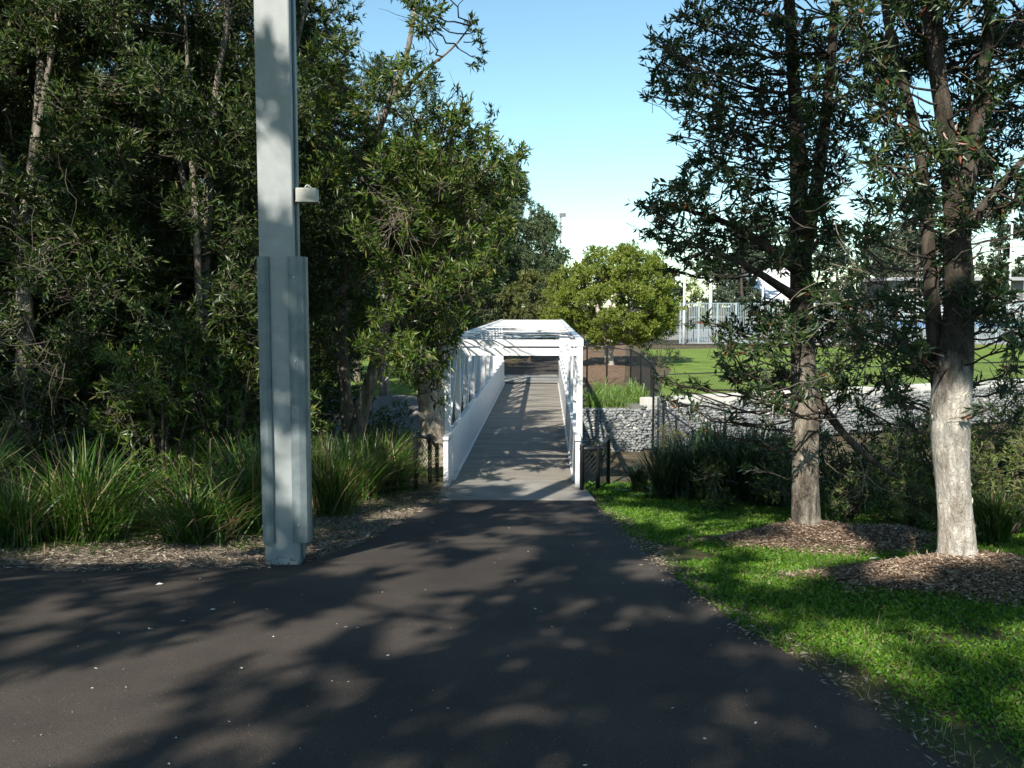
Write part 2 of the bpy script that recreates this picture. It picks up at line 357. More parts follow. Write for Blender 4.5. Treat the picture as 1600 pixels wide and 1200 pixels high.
def gp(*pts): return [tuple(ground(px, py)[:2]) for px, py in pts]
EDGE_L = [(-14, 6.9), (-6, 6.95)] + gp((150, 891), (300, 889), (420, 886), (490, 880), (560, 852), (620, 819), (665, 794), (690, 783))
EDGE_R_px = gp((1480, 1200), (1360, 1110), (1250, 1042), (1160, 985), (1090, 935), (1040, 893), (1003, 860), (965, 820), (940, 797), (925, 784))
yend = EDGE_R_px[-1][1]
# rows of constant y across the whole junction
Lx = np.array(EDGE_L); Rx = np.array([(9, -12), (5, -3), (2.4, 1.5)] + EDGE_R_px)
def left_x(y):
    P = np.array(EDGE_L[2:]); return np.where(y < P[0, 1], -14, np.interp(y, P[:, 1], P[:, 0]))
def right_x(y): return np.interp(y, Rx[:, 1], Rx[:, 0])
def sheet_rows(name, rows, nu, off, mt):
    V = []; 
    for (y, a, b) in rows:
        t = np.linspace(0, 1, nu); x = a + (b - a) * t; yy = np.full(nu, y)
        V.append(np.stack([x, yy, terrain(x, yy) + off], 1))
    nv = len(rows); V = np.concatenate(V); i = np.arange(nv * nu).reshape(nv, nu)
    Q = np.stack([i[:-1, :-1], i[:-1, 1:], i[1:, 1:], i[1:, :-1]], -1).reshape(-1, 4)
    o = link(name, mesh_np(name, V, Q, True), mt); o['kind'] = 'structure'; return o
y0 = EDGE_L[2][1]
rows = [(y, -14, float(right_x(y))) for y in np.arange(-12, y0, .15)]
lp = np.array(EDGE_L[2:]); o_ = np.argsort(lp[:, 1]); lp = lp[o_]
sheet_rows('asphalt_path', rows + [(y0, -14, float(right_x(y0)))], 120, .02, M['asphalt'])
rows = []
for y in np.arange(y0, yend + .01, .07):
    rows.append((y, float(np.interp(y, lp[:, 1], lp[:, 0])), float(right_x(y))))
rows[0] = (y0, -4.2, rows[0][2])
sheet_rows('asphalt_path', rows, 60, .0205, M['asphalt'])

BX, BY, BZ = 0.02, 14.0, -1.01                 # near end of the bridge deck
BROT = -math.atan(53 / F)
def bw(lx, ly, lz=0):
    c, s = math.cos(BROT), math.sin(BROT); return (BX + lx * c - ly * s, BY + lx * s + ly * c, BZ + lz)
a0 = rows[-1][1]; a1 = rows[-1][2]
mb = MB()
P = [(a0 - .05, yend - .01), (a1 + .04, yend - .01), bw(1.02, -.55)[:2], bw(.93, -.03)[:2], bw(-.93, -.03)[:2], bw(-1.0, -.5)[:2]]
zt_ = lambda x, y: float(pathz(np.array(y))) + .026
top = [(x, y, zt_(x, y)) for x, y in P]; bot = [(x, y, zt_(x, y) - .2) for x, y in P]; n = len(P)
mb.v = top + bot; mb.f = [tuple(range(n)), tuple(range(2*n - 1, n - 1, -1))] + [(k, k + n, (k+1) % n + n, (k+1) % n) for k in range(n)]
ap = mb.build('concrete_apron', M['concrete'], bevel=.006); ap['kind'] = 'structure'

# worn edge, beds, lawns and banks, each a sheet draped on the ground
inner = [(-14, 6.93), (-6, 6.98)] + [(p[0] - .03, p[1] + .03) for p in EDGE_L[2:]]
outer = [(-14, 9.5), (-6, 9.5), (-4, 9.5), (-3, 9.8), (-2.6, 10.3), (-2.4, 11), (-2.0, 12), (-1.7, 13), (-1.5, 13.6), (-1.4, 14.0)]
drape('litter_bed', outer, [(p[0] + .12, p[1] - .10) for p in inner[:-1]] + [inner[-1]], 40, 160, .010, M['litter_soil'])
rin = [(Rx[k][0] - .02, Rx[k][1]) for k in range(len(Rx))]
rout = [(14, -12), (13, -3), (12, 1.5), (12, 4), (12, 6), (12, 8), (11, 10), (9, 11.5), (6, 12.6), (4, 13.1), (2.6, 13.5), (1.9, 13.7)]
drape('lawn_soil', rin, rout, 60, 160, .008, M['under_lawn'])
drape('far_lawn', [(3.75, 25.2), (6.0, 36), (7, 52)], [(60, 53), (60, 60), (60, 66)], 60, 30, .03, M['far_lawn'])
drape('gravel_bank', [(-14, 19.5), (-14, 27)], [(-1.6, 19.5), (-1.4, 27)], 40, 24, .02, M['gravel'])
drape('far_lawn', [(-60, 27.2), (-60, 58)], [(-1.4, 27.2), (-3, 58)], 40, 20, .025, M['far_lawn'])
drape('mulch_bank', [(1.7, 31.0), (3.0, 58)], [(3.6, 30.6), (6.9, 58)], 14, 24, .02, M['mulch_far'])
drape('planted_bank', [(1.4, 24.9), (1.7, 30.95)], [(3.6, 24.9), (3.55, 30.55)], 14, 12, .02, M['soil'])
drape('car_park', [(-40, 58.5), (-40, 76)], [(13, 58.5), (13, 76)], 20, 6, .03, M['asphalt'])
# path beyond the bridge
e0 = bw(-.9, 17.5); e1 = bw(.95, 17.5)
drape('concrete_path', [e0[:2], (-.6, 35)], [e1[:2], (1.65, 35)], 8, 10, .035, M['concrete'])
drape('asphalt_path', [(-.6, 35.01), (-.1, 38), (.8, 48), (1.4, 58.4)], [(1.65, 35.01), (1.9, 38), (2.9, 48), (3.4, 58.4)], 8, 30, .030, M['asphalt'])  # darker surface from here puts the trees' deep shade into the colour
for (mx_, my_, rx_, ry_) in ((g1[0] + .12, g1[1], .92, .52), (g2[0] + .32, g2[1] - .08, 1.22, .52)):
    R = np.linspace(0, 1, 14)[:, None]; A = np.linspace(0, 2 * np.pi, 49)[None, :-1]
    wob = 1 + .10 * np.sin(3 * A + mx_) + .07 * np.sin(7 * A)
    Xm = mx_ + rx_ * R * wob * np.cos(A); Ym = my_ + ry_ * R * wob * np.sin(A)
    Zm = terrain(Xm, Ym) + .022 * (1 - R ** 4) + .004
    i = np.arange(14 * 48).reshape(14, 48); i2 = np.roll(i, -1, 1)
    Q = np.stack([i[:-1], i2[:-1], i2[1:], i[1:]], -1).reshape(-1, 4)
    o = link('mulch_bed', mesh_np('mulch_bed', np.stack([Xm, Ym, Zm], -1).reshape(-1, 3), Q, True), M['mulch']); o['kind'] = 'structure'

# ------------------------------------------------------------------ footbridge
bridge = empty('footbridge', (BX, BY, BZ), 'white steel truss footbridge with roof cross beams over the gully at the path end', 'footbridge', rz=BROT)
BAY = 1.59; NB = 11; HI = 2.10; BL = BAY * NB
X1 = .965                                      # centre line of each truss
nd = 11
for k in range(nd):
    MB().box((0, BAY * (k + .5), -.06), (1.80, BAY - .008, .12)).build('deck_slab', M['deck'], bridge, .004)
MB().box((0, -.03, -.055), (1.84, .05, .13)).build('threshold_plate', M['steel_edge'], bridge)
for s in (-1, 1):
    x = s * X1
    MB().box((x, BL / 2, HI - .05), (.11, BL + .11, .11)).build('top_chord', M['white'], bridge, .006)
    MB().box((x, BL / 2 - .35, -.10), (.10, BL + .8, .16)).build('bottom_chord', M['white'], bridge, .006)
    for k in range(NB + 1):
        MB().box((x, BAY * k, HI / 2 - .06), (.09, .11, HI - .10)).build('post', M['white'], bridge, .005)
    for k in range(NB):
        ya, yb = BAY * k, BAY * (k + 1)
        MB().bar((x, ya + .06, .72), (x, yb - .06, HI - .13), .055, .06).build('diagonal', M['white'], bridge)
        # infill panel: sheet with an edge frame
        xi = s * .90
        pn = MB().box((xi, (ya + yb) / 2, .37), (.012, BAY - .006, .66)).build('side_panel', M['white'], bridge)
        MB().box((xi + s * .02, ya + .03, .37), (.03, .04, .66)).build('panel_rib', M['white'], pn)
    # near end piece of the panel that runs past the deck
    e = MB().box((s * .90, -.36, .33), (.012, .60, .68)).build('side_panel', M['white'], bridge)
    MB().box((s * .925, -.68, .30), (.07, .05, .82)).build('end_post', M['white'], bridge, .004)
    MB().box((s * .925, BL / 2 - .35, .735), (.085, BL + .76, .05)).build('hand_rail', M['white'], bridge, .006)
    MB().box((s * .90, BL / 2 - .35, .012), (.07, BL + .70, .035)).build('bottom_rail', M['white'], bridge, .004)
for k in range(NB + 1):
    MB().box((0, BAY * k, HI - .02), (2 * X1 - .112, .07, .024)).build('roof_beam', M['white'], bridge, .004)
for yy in (0, BL):
    MB().box((0, yy - .012, HI - .062), (2 * X1 - .092, .07, .085)).build('portal_beam', M['white'], bridge, .004)
    MB().box((0, yy - .002, HI - .185), (2 * X1 - .092, .10, .11)).build('portal_beam', M['white'], bridge, .004)
for k in range(NB):
    for sg in (-1, 1):
        MB().bar((-sg * .9, BAY * k + .05, HI - .08 + .012 * sg), (sg * .9, BAY * (k + 1) - .05, HI - .08 + .012 * sg), .03, .012).build('roof_brace', M['white'], bridge)

# ------------------------------------------------------------------ black post and mesh fences
def chain(mbq, a, b, h0, h1, pitch=.085, r=.0022, zb=.04):
    """diagonal wire mesh between ground points a and b, heights h0 and h1"""
    a = np.array(a, float); b = np.array(b, float); Ld = np.linalg.norm(b[:2] - a[:2])
    Pp = []
    H = max(h0, h1)
    for sg in (1, -1):
        for s0 in np.arange(-H, Ld + H, pitch):
            # line: s = s0 + sg*h ; clip to 0..Ld and below the rail
            hs = np.linspace(zb, H, 60); s = s0 + (hs if sg > 0 else (H - hs) - 0)
            ok = (s >= 0) & (s <= Ld) & (hs <= h0 + (h1 - h0) * np.clip(s / Ld, 0, 1))
            if ok.sum() < 2: continue
            i0, i1 = np.where(ok)[0][[0, -1]]
            p = a + (b - a) * s[i0] / Ld; q = a + (b - a) * s[i1] / Ld
            p = p + [0, 0, hs[i0]]; q = q + [0, 0, hs[i1]]
            Pp.append([p, q])
    if Pp:
        Pp = np.array(Pp); V, Q = tubes_np(Pp, np.full((len(Pp), 2), r), 3); mbq.append((V, Q))
def post_fence(name, posts, label, r=.030, pitch=.075, wr=.0036, group=None, cat='fence', over=.07, mesh=True):
    """posts: (ground point xyz, height)"""
    base = np.array(posts[0][0]); e = empty(name, base, label, cat, group)
    for p, h in posts:
        q = np.array(p) - base
        MB().tube([q + [0, 0, -.1], q + [0, 0, h], q + [0, 0, h + .012], q + [0, 0, h + .03]], [r, r, r * 1.25, r * .7], 10).build('post', M['black'], e, smooth=True)
    parts = []
    for (p, h), (q, k) in zip(posts[:-1], posts[1:]):
        a = np.array(p) - base + [0, 0, h - .035]; b = np.array(q) - base + [0, 0, k - .035]
        d = (b - a) / np.linalg.norm(b - a)
        MB().tube([a - d * over * .4, b + d * over], r * .8, 8).build('rail', M['black'], e, smooth=True)
        if mesh: chain(parts, np.array(p) - base, np.array(q) - base, h - .04, k - .04, pitch, wr)
    if parts:
        V, Q = join_np(parts); o = link('wire_mesh', mesh_np('wire_mesh', V, Q), M['wire'], e); o['kind'] = 'stuff'
    return e
def G(px, py):  return ground(px, py)
def A3(px, py, y):
    p = at(px, py, y); p[2] = float(terrain(p[0], p[1])); return p
def htop(px, py, p): return at(px, py, p[1])[2] - p[2]
def fp(px, ytop, D):
    p = A3(px, 770, D); return (p, htop(px, ytop, p))
post_fence('post_fence', [fp(650, 676, 13.2), fp(672, 681, 13.55), fp(683, 695, 13.9)], 'short black post and mesh fence on the left of the bridge entrance')
post_fence('post_fence', [fp(909, 697, 13.0), fp(934, 697, 13.1), fp(950, 680, 13.6)], 'short black post and mesh fence on the right of the bridge entrance')

# ------------------------------------------------------------------ gabion wall across the gully
gab = empty('gabion_wall', (1.5, 24.2, -2.3), 'long grey stone filled gabion wall across the gully right of the bridge', 'retaining wall')
def basket_line():
    out = []; x = 1.25
    while x < 24:
        y = float(yg(np.array(x))); y2 = float(yg(np.array(x + 1.0))); out.append((x, y, x + 1.0, y2)); x += 1.0
    return out
ico_v = []; phi = (1 + 5 ** .5) / 2
for a_, b_ in ((0, 0),):
    ico_v = [(-1, phi, 0), (1, phi, 0), (-1, -phi, 0), (1, -phi, 0), (0, -1, phi), (0, 1, phi), (0, -1, -phi), (0, 1, -phi), (phi, 0, -1), (phi, 0, 1), (-phi, 0, -1), (-phi, 0, 1)]
ico_v = np.array(ico_v, float); ico_v /= np.linalg.norm(ico_v[0])
ico_f = np.array([(0,11,5),(0,5,1),(0,1,7),(0,7,10),(0,10,11),(1,5,9),(5,11,4),(11,10,2),(10,7,6),(7,1,8),(3,9,4),(3,4,2),(3,2,6),(3,6,8),(3,8,9),(4,9,5),(2,4,11),(6,2,10),(8,6,7),(9,8,1)])
gbase = np.array([1.5, 24.2, -2.3])
stone_mesh = []
for v in range(4):
    P = []; 
    for zz in np.arange(.04, 1.12, .066):
        for xx in np.arange(.04, 1.0, .085):
            P.append((xx + rng.uniform(-.025, .025) + (.05 if int(zz / .066) % 2 else 0), rng.uniform(.02, .07), zz + rng.uniform(-.015, .015)))
    P = np.array(P); Nn = len(P)
    sc = rng.uniform(.75, 1.25, (Nn, 1, 3)) * np.array([.058, .045, .042])
    th = rng.uniform(-.6, .6, Nn); jit = rng.uniform(.75, 1.2, (Nn, 12, 1))
    Vs = ico_v[None] * jit * sc
    cth, sth = np.cos(th)[:, None], np.sin(th)[:, None]
    Vs = np.stack([Vs[..., 0] * cth - Vs[..., 2] * sth, Vs[..., 1], Vs[..., 0] * sth + Vs[..., 2] * cth], -1) + P[:, None]
    Fq = (ico_f[None] + np.arange(Nn)[:, None, None] * 12).reshape(-1, 3)
    stone_mesh.append(mesh_np('stones', Vs.reshape(-1, 3), Fq))
    stone_mesh[-1].materials.append(M['stone'])
wv = []
for xx in np.linspace(0, 1, 9): wv.append([(xx, -.05, 0), (xx, -.05, 1.12)])
for zz in np.linspace(0.0, 1.12, 10): wv.append([(0, -.05, zz), (1, -.05, zz)])
wv = np.array(wv, float); Vw, Qw = tubes_np(wv, np.full(wv.shape[:2], .0022), 3)
wire_me = mesh_np('wire_cage', Vw, Qw); wire_me.materials.append(M['wiremesh'])
core_mb = MB().box((.5, .5, .55), (1.0, .85, 1.10)); core_me = bpy.data.meshes.new('basket'); core_me.from_pydata(core_mb.v, [], core_mb.f); core_me.materials.append(M['gravel'])
for n_, (xa, ya, xb, yb) in enumerate(basket_line()):
    ang = math.atan2(yb - ya, xb - xa); ln = math.hypot(xb - xa, yb - ya)
    raised = xa > 3.2
    o = link('basket', core_me, None, gab); o.location = np.array([xa, ya, -2.18 + (.10 if raised else 0)]) - gbase; o.rotation_euler = (0, 0, ang); o.scale = (ln, 1, 1)
    s_ = link('stones', stone_mesh[n_ % 4], None, o); s_['kind'] = 'stuff'
    w_ = link('wire_cage', wire_me, None, o); w_['kind'] = 'stuff'
# pale concrete coping along the lawn edge
cop = empty('coping', (3.6, 24.6, -1.0), 'pale concrete coping running along the lawn edge on top of the gabion wall', 'coping')
x = 3.35
while x < 26:
    ya, yb = float(yg(np.array(x))), float(yg(np.array(x + 2.2)))
    MB().bar((x + .006 - 3.6, ya + .22 - 24.6, .06), (x + 2.194 - 3.6, yb + .22 - 24.6, .06), .34, .30).build('coping_block', M['coping'], cop, .01)
    x += 2.2
posts = []
x = 3.6
while x < 25:
    posts.append((np.array([x, float(yg(np.array(x))) + .24, -.78]), .60)); x += 2.4
post_fence('mesh_fence', posts, 'low black wire mesh fence standing on the pale coping at the lawn edge', .018, .11, .0026)
# black fence from the far bank down to the gully
def onz(px, py, D, h): 
    p = at(px, py, D); return (p, h)
fposts = []
for px, yt, yb, D in ((948, 541, 603, 31.0), (985, 545, 607, 30.6), (1001, 552, 628, 27.5), (1017, 565, 645, 24.7)):
    p = A3(px, yb, D); fposts.append((p, at(px, yt, D)[2] - p[2]))
post_fence('mesh_fence', [(A3(917, 603, 31.4), fposts[0][1])] + fposts, 'black wire mesh fence around the planted bank beyond the gully', .028, .10, .0028)
fposts = []
for px, yt, D in ((1020, 566, 23.9), (1036, 634, 23.0), (1056, 650, 22.2), (1082, 668, 21.3), (1112, 688, 20.4)):
    p = A3(px, 700, D); fposts.append((p, at(px, yt, D)[2] - p[2]))
post_fence('mesh_fence', fposts, 'black wire mesh fence stepping down the gully bank in front of the gabion wall', .028, .09, .0028)

# ------------------------------------------------------------------ big steel column with guards
pb = G(445, 884)
colm = empty('lamp_column', pb, 'tall pale grey steel lamp column with curved guard plates beside the path', 'column', rz=math.radians(4))
Wc = .252; Dc = .20
mb = MB(); H = 5.5
mb.box((0, 0, H / 2 - .05), (Wc, Dc, H + .1)); mb.build('shaft', M['column'], colm, .012)
MB().box((Wc / 2 + .009, .05, H / 2 + .02), (.018, .10, H - .05)).build('cable_cover', M['galv'], colm, .004)
gz0 = float(at(445, 842, pb[1])[2] - pb[2]); gz1 = float(at(435, 402, pb[1])[2] - pb[2])
for s in (-1, 1):
    # curved plate with a folded front lip
    prof = []
    for a in np.linspace(-math.pi * .30, math.pi * .5, 9):
        prof.append((s * (Wc / 2 + .004 + .062 * math.cos(a)), -Dc / 2 + .045 + .075 * -math.sin(-a) * .9))
    ov, pr = (.072, .012) if s < 0 else (.040, .085)
    h_ = Wc / 2
    prof = [(s * (h_ - ov), -Dc / 2 - .004), (s * (h_ - ov + .002), -Dc / 2 - .030), (s * (h_ - ov + .014), -Dc / 2 - .038), (s * (h_ - ov + .026), -Dc / 2 - .044), (s * (h_ - ov * .3 + pr * .4), -Dc / 2 - .046),
            (s * (h_ + pr * .8), -Dc / 2 - .030), (s * (h_ + pr), -Dc / 2 - .004), (s * (h_ + pr + .006), -Dc / 2 + .06), (s * (h_ + pr), -Dc / 2 + .12), (s * (h_ + pr * .6 + .006), -Dc / 2 + .15), (s * (h_ + .008), -Dc / 2 + .17)]
    mbg = MB(); nP = len(prof)
    for z in (gz0, gz1):
        for q in (prof, [(p[0] - s * .004, p[1] + .006) for p in prof]):
            mbg.v += [(p[0], p[1], z) for p in q]
    o0, i0, o1, i1 = 0, nP, 2 * nP, 3 * nP
    for k in range(nP - 1):
        mbg.f += [(o0+k, o0+k+1, o1+k+1, o1+k), (i0+k, i1+k, i1+k+1, i0+k+1), (o1+k, o1+k+1, i1+k+1, i1+k), (o0+k, i0+k, i0+k+1, o0+k+1)]
    mbg.f += [(o0, o1, i1, i0), (o0+nP-1, i0+nP-1, i1+nP-1, o1+nP-1)]
    gd = mbg.build('guard_plate', M['galv'], colm)
    for zz in (gz0 + .14, (gz0 + gz1) / 2 + .3, gz1 - .15):
        MB().tube([(s * (Wc / 2 + .005), -Dc / 2 - .044, zz), (s * (Wc / 2 + .005), -Dc / 2 - .056, zz)], .006, 8).build('bolt', M['steel_edge'], gd)
zb = float(at(480, 305, pb[1])[2] - pb[2])
bx = MB().box((Wc / 2 + .018 + .077, -.02, zb), (.155, .12, .095)).build('junction_box', M['box'], colm, .006)
MB().box((Wc / 2 + .018 + .0805, -.02, zb - .05), (.165, .13, .012)).build('box_lid', M['box'], bx, .003)
MB().tube([(Wc / 2 + .10 + .022 * math.cos(a), -.02, zb + .047 + .026 * math.sin(a)) for a in np.linspace(0, math.pi, 9)], .0045, 6).build('shackle', M['steel_edge'], bx, smooth=True)
MB().box((0, 0, H + .06), (Wc + .05, Dc + .05, .04)).build('cap', M['galv'], colm)

# ------------------------------------------------------------------ tree builder
def trunk_tube(pts, rad, n=20, seg=8, rough=.06, seed=0, flare=0):
    """smooth thick tube through pts with a fluted, uneven surface"""
    P = np.array(pts, float); R = np.array(rad, float); s = np.concatenate([[0], np.cumsum(np.linalg.norm(np.diff(P, axis=0), axis=1))])
    m = max(4, int(s[-1] * seg)); t = np.linspace(0, s[-1], m)
    # catmull-like smoothing by interpolating and box filtering
    C = np.stack([np.interp(t, s, P[:, k]) for k in range(3)], 1); r = np.interp(t, s, R)
    kk = max(1, int(seg * .25)); 
    if m > 4 * kk:
        for _ in range(2):
            Cp = np.pad(C, ((kk, kk), (0, 0)), 'reflect', reflect_type='odd'); C = np.stack([np.convolve(Cp[:, k], np.ones(2*kk+1) / (2*kk+1), 'valid') for k in range(3)], 1)
    d = np.gradient(C, axis=0); d /= np.linalg.norm(d, axis=1, keepdims=True)
    ref = np.array([0, 1, 0]) if abs(d[0, 2]) > .6 else np.array([0, 0, 1])
    u = np.cross(d, ref); u /= np.linalg.norm(u, axis=1, keepdims=True); v = np.cross(u, d)
    a = np.linspace(0, 2 * np.pi, n, endpoint=False)
    fl = 1 + flare * np.exp(-t / .12)[:, None] * (.5 + .5 * np.cos(a * 5 + seed))[None]
    bump = 1 + rough * (vnoise(np.cos(a)[None] * 2 + np.sin(a)[None] * 1.3 + 0 * t[:, None], t[:, None] * 1.0 + np.sin(a)[None], 1.8, seed) +
                        .6 * vnoise(a[None] * 1.6 * np.ones((m, 1)), t[:, None] * .8 * np.ones((1, n)), 3.1, seed + 5) * np.sin(a / 2)[None] ** .5)
    V = C[:, None] + (u[:, None] * np.cos(a)[None, :, None] + v[:, None] * np.sin(a)[None, :, None]) * (r[:, None] * bump * fl)[..., None]
    i = np.arange(m * n).reshape(m, n); i2 = np.roll(i, -1, 1)
    Q = np.stack([i[:-1], i2[:-1], i2[1:], i[1:]], -1).reshape(-1, 4)
    V = np.concatenate([V.reshape(-1, 3), C[-1:] + d[-1:] * r[-1]]); tip = len(V) - 1
    return V, Q
def clump_leaves(cl, L0, W0, dens, g, twig_len=.22, per=9, droop=.0, tips=True):
    """cl (n, 6): centre + radii; returns twig polylines and leaf arrays"""
    TP, LP, LD, LL, LW = [], [], [], [], []
    for c in cl:
        cen, rad = c[:3], c[3:6]; nt_ = max(3, int(dens * (rad[0] * rad[1] * rad[2]) ** (2 / 3) ))
        q = g.normal(size=(nt_, 3)); q /= np.linalg.norm(q, axis=1, keepdims=True)
        rr = g.uniform(.25, 1, (nt_, 1)) ** .5
        end = cen + q * rad * rr
        dirn = q * rad + g.normal(size=(nt_, 3)) * .35 * rad.mean(); dirn[:, 2] += .25 * rad.mean() - droop * rad.mean()
        dirn /= np.linalg.norm(dirn, axis=1, keepdims=True)
        tl = twig_len * g.uniform(.6, 1.4, (nt_, 1))
        st = end - dirn * tl
        TP.append(np.stack([st, end], 1))
        s = g.uniform(.15, 1.05, (nt_, per)) if not tips else np.clip(g.normal(.75, .28, (nt_, per)), .0, 1.1)
        p = st[:, None] + (end - st)[:, None] * s[..., None]
        side = g.normal(size=(nt_, per, 3)); dd = dirn[:, None] * .9 + side * .62; dd[..., 2] -= droop
        LP.append(p.reshape(-1, 3)); LD.append(dd.reshape(-1, 3))
        LL.append(g.uniform(.65, 1.2, nt_ * per) * L0); LW.append(g.uniform(.75, 1.2, nt_ * per) * W0)
    return np.concatenate(TP), np.concatenate(LP), np.concatenate(LD), np.concatenate(LL), np.concatenate(LW)
def limb_to(a, b, g, k=7, sag=.12, wob=.05):
    a = np.array(a, float); b = np.array(b, float); t = np.linspace(0, 1, k)[:, None]; d = np.linalg.norm(b - a)
    P = a + (b - a) * t; P[:, 2:3] += -np.sin(t * np.pi) * sag * d * .6
    P[1:-1] += g.normal(size=(k - 2, 3)) * wob * d * .4
    return P
def make_tree(name, label, cat, base, stems, clumps, leafm, barkm, seed, group=None, L0=.085, W0=.02, dens=150, per=9,
              flare=.25, trunk_n=20, filt=None, droop=0., limb_r=.022, twig_r=.0028, dead=0, rough=.06, twig_len=.22, flakes=0, twigmat=None, attach=True, seg=8, branchm=None, limbm=None):
    """stems: list of (points, radii); first is the trunk, the others limbs. clumps (n,6) in world space."""
    g = np.random.default_rng(seed); base = np.array(base, float)
    e = empty(name, base, label, cat, group)
    allpts = []
    for k, (pts, rad) in enumerate(stems):
        V, Q = trunk_tube(pts, rad, trunk_n if k == 0 else max(8, trunk_n - 6), seg, rough, seed + k, flare if k == 0 else 0)
        link('trunk' if k == 0 else 'limb', mesh_np('trunk', V - base, Q, True), barkm if k == 0 or limbm is None else limbm, e)  # limbm: darker limb bark, partly standing in for crown shade
        P = np.array(pts, float)
        for a, b in zip(P[:-1], P[1:]):
            for t in np.linspace(0, 1, 6): allpts.append(a + (b - a) * t)
    allpts = np.array(allpts)
    clumps = np.array(clumps, float)
    # limbs that carry the clumps
    Pl, Rl = [], []
    if attach:
        minz = base[2] + .35 * (allpts[:, 2].max() - base[2]) if len(stems) == 1 else -99
        cand = allpts[allpts[:, 2] > min(minz, allpts[:, 2].max() - .2)]
        for c in clumps:
            d = np.linalg.norm(cand - c[:3], axis=1) + np.maximum(0, cand[:, 2] - c[2] + .1) * 1.6 + np.maximum(0, c[2] - cand[:, 2] - .3) * 3.0
            a = cand[np.argmin(d)]
            P = limb_to(a, c[:3], g); Pl.append(P); r0 = limb_r * (.6 + .35 * min(3, np.linalg.norm(P[-1] - P[0])))
            Rl.append(np.linspace(r0, .006, len(P)))
            for _ in range(3):                                   # forks into the clump
                q = c[:3] + g.normal(size=3) * c[3:6] * .55
                P2 = limb_to(P[g.integers(3, 6)], q, g); Pl.append(P2); Rl.append(np.linspace(.006, .002, len(P2)))
    TP, LP, LD, LL, LW = clump_leaves(clumps, L0, W0, dens, g, twig_len, per, droop)
    if filt is not None:
        ok = filt(LP); LP, LD, LL, LW = LP[ok], LD[ok], LL[ok], LW[ok]
        ok = filt(TP[:, 1]); TP = TP[ok]
        if Pl:
            fk = filt(np.array(Pl).reshape(-1, 3)).reshape(len(Pl), -1).mean(1); kk = [i_ for i_ in range(len(Pl)) if fk[i_] > .6]; Pl = [Pl[i_] for i_ in kk]; Rl = [Rl[i_] for i_ in kk]
    parts = []
    if Pl: parts.append(tubes_np(np.array(Pl), np.array(Rl), 5))
    if parts:
        V, Q = join_np(parts); o = link('branches', mesh_np('branches', V - base, Q, True), branchm or M['bark_dark'], e); o['kind'] = 'stuff'
    if twig_r:
        V, Q = tubes_np(TP, np.tile([twig_r, twig_r * .5], (len(TP), 1)), 3)
        o = link('twigs', mesh_np('twigs', V - base, Q), twigmat or M['twig'], e); o['kind'] = 'stuff'
    V, Q = leaves_np(LP, LD, LL, LW, g=g)
    o = link('crown', mesh_np('crown', V - base, Q), leafm, e); o['kind'] = 'stuff'
    if flakes:
        pts, rad = stems[0]; P = np.array(pts); t = g.uniform(0, 1, flakes); idx = t * (len(P) - 1)
        C = np.stack([np.interp(idx, np.arange(len(P)), P[:, k]) for k in range(3)], 1); r = np.interp(idx, np.arange(len(P)), rad)
        a = g.uniform(0, 2 * np.pi, flakes); o3 = np.stack([np.cos(a), np.sin(a), 0 * a], 1)
        D = np.stack([-np.sin(a) * .5, np.cos(a) * .5, g.choice([-1, 1], flakes) * 1.0], 1) + o3 * .12
        V, Q = leaves_np(C + o3 * (r * 1.0)[:, None], D, g.uniform(.02, .07, flakes), g.uniform(.008, .026, flakes), g=g)
        o = link('bark_flakes', mesh_np('bark_flakes', V - base, Q), M['flake'], e); o['kind'] = 'stuff'
    return e
def copy_thing(src, loc, rz, scale, label=None):
    r = src.copy(); COL.objects.link(r); r.location = tuple(float(c) for c in loc); r.rotation_euler = (0, 0, rz); r.scale = (scale,) * 3 if np.isscalar(scale) else scale
    if label: r['label'] = label
    for ch in list(src.children):
        c_ = ch.copy(); COL.objects.link(c_); c_.parent = r
        for gg in ch.children:
            d = gg.copy(); COL.objects.link(d); d.parent = c_
    return r
def pc(px, py, D, rpx, sq=1.0):
    """clump whose middle is seen at px, py at distance D with radius rpx pixels"""
    p = at(px, py, D); r = rpx * D / F; return [p[0], p[1], p[2], r, r, r * sq]
def ps(lst):
    """stem from (px, py, D, width px)"""
    return [tuple(at(a, b, c)) for a, b, c, d in lst], [d * c / F / 2 for a, b, c, d in lst]
def scatter_poly(poly, n, D0, D1, r0, r1, g, sq=.85):
    poly = np.array(poly, float); out = []
    lo, hi = poly.min(0), poly.max(0); tries = 0; acc = []
    def inside(x, y):
        c = False; j = len(poly) - 1
        for i in range(len(poly)):
            if ((poly[i, 1] > y) != (poly[j, 1] > y)) and (x < (poly[j, 0] - poly[i, 0]) * (y - poly[i, 1]) / (poly[j, 1] - poly[i, 1] + 1e-9) + poly[i, 0]): c = not c
            j = i
        return c
    while len(out) < n and tries < 20000:
        tries += 1; x, y = g.uniform(lo[0], hi[0]), g.uniform(lo[1], hi[1])
        if not inside(x, y): continue
        rr = g.uniform(r0, r1)
        if tries < 8000 and any((x - a) ** 2 + (y - b) ** 2 < (rr * .75) ** 2 for a, b in acc): continue
        acc.append((x, y)); out.append(pc(x, y, g.uniform(D0, D1), rr, sq))
    return out
D1_ = g1[1]; D2_ = g2[1]
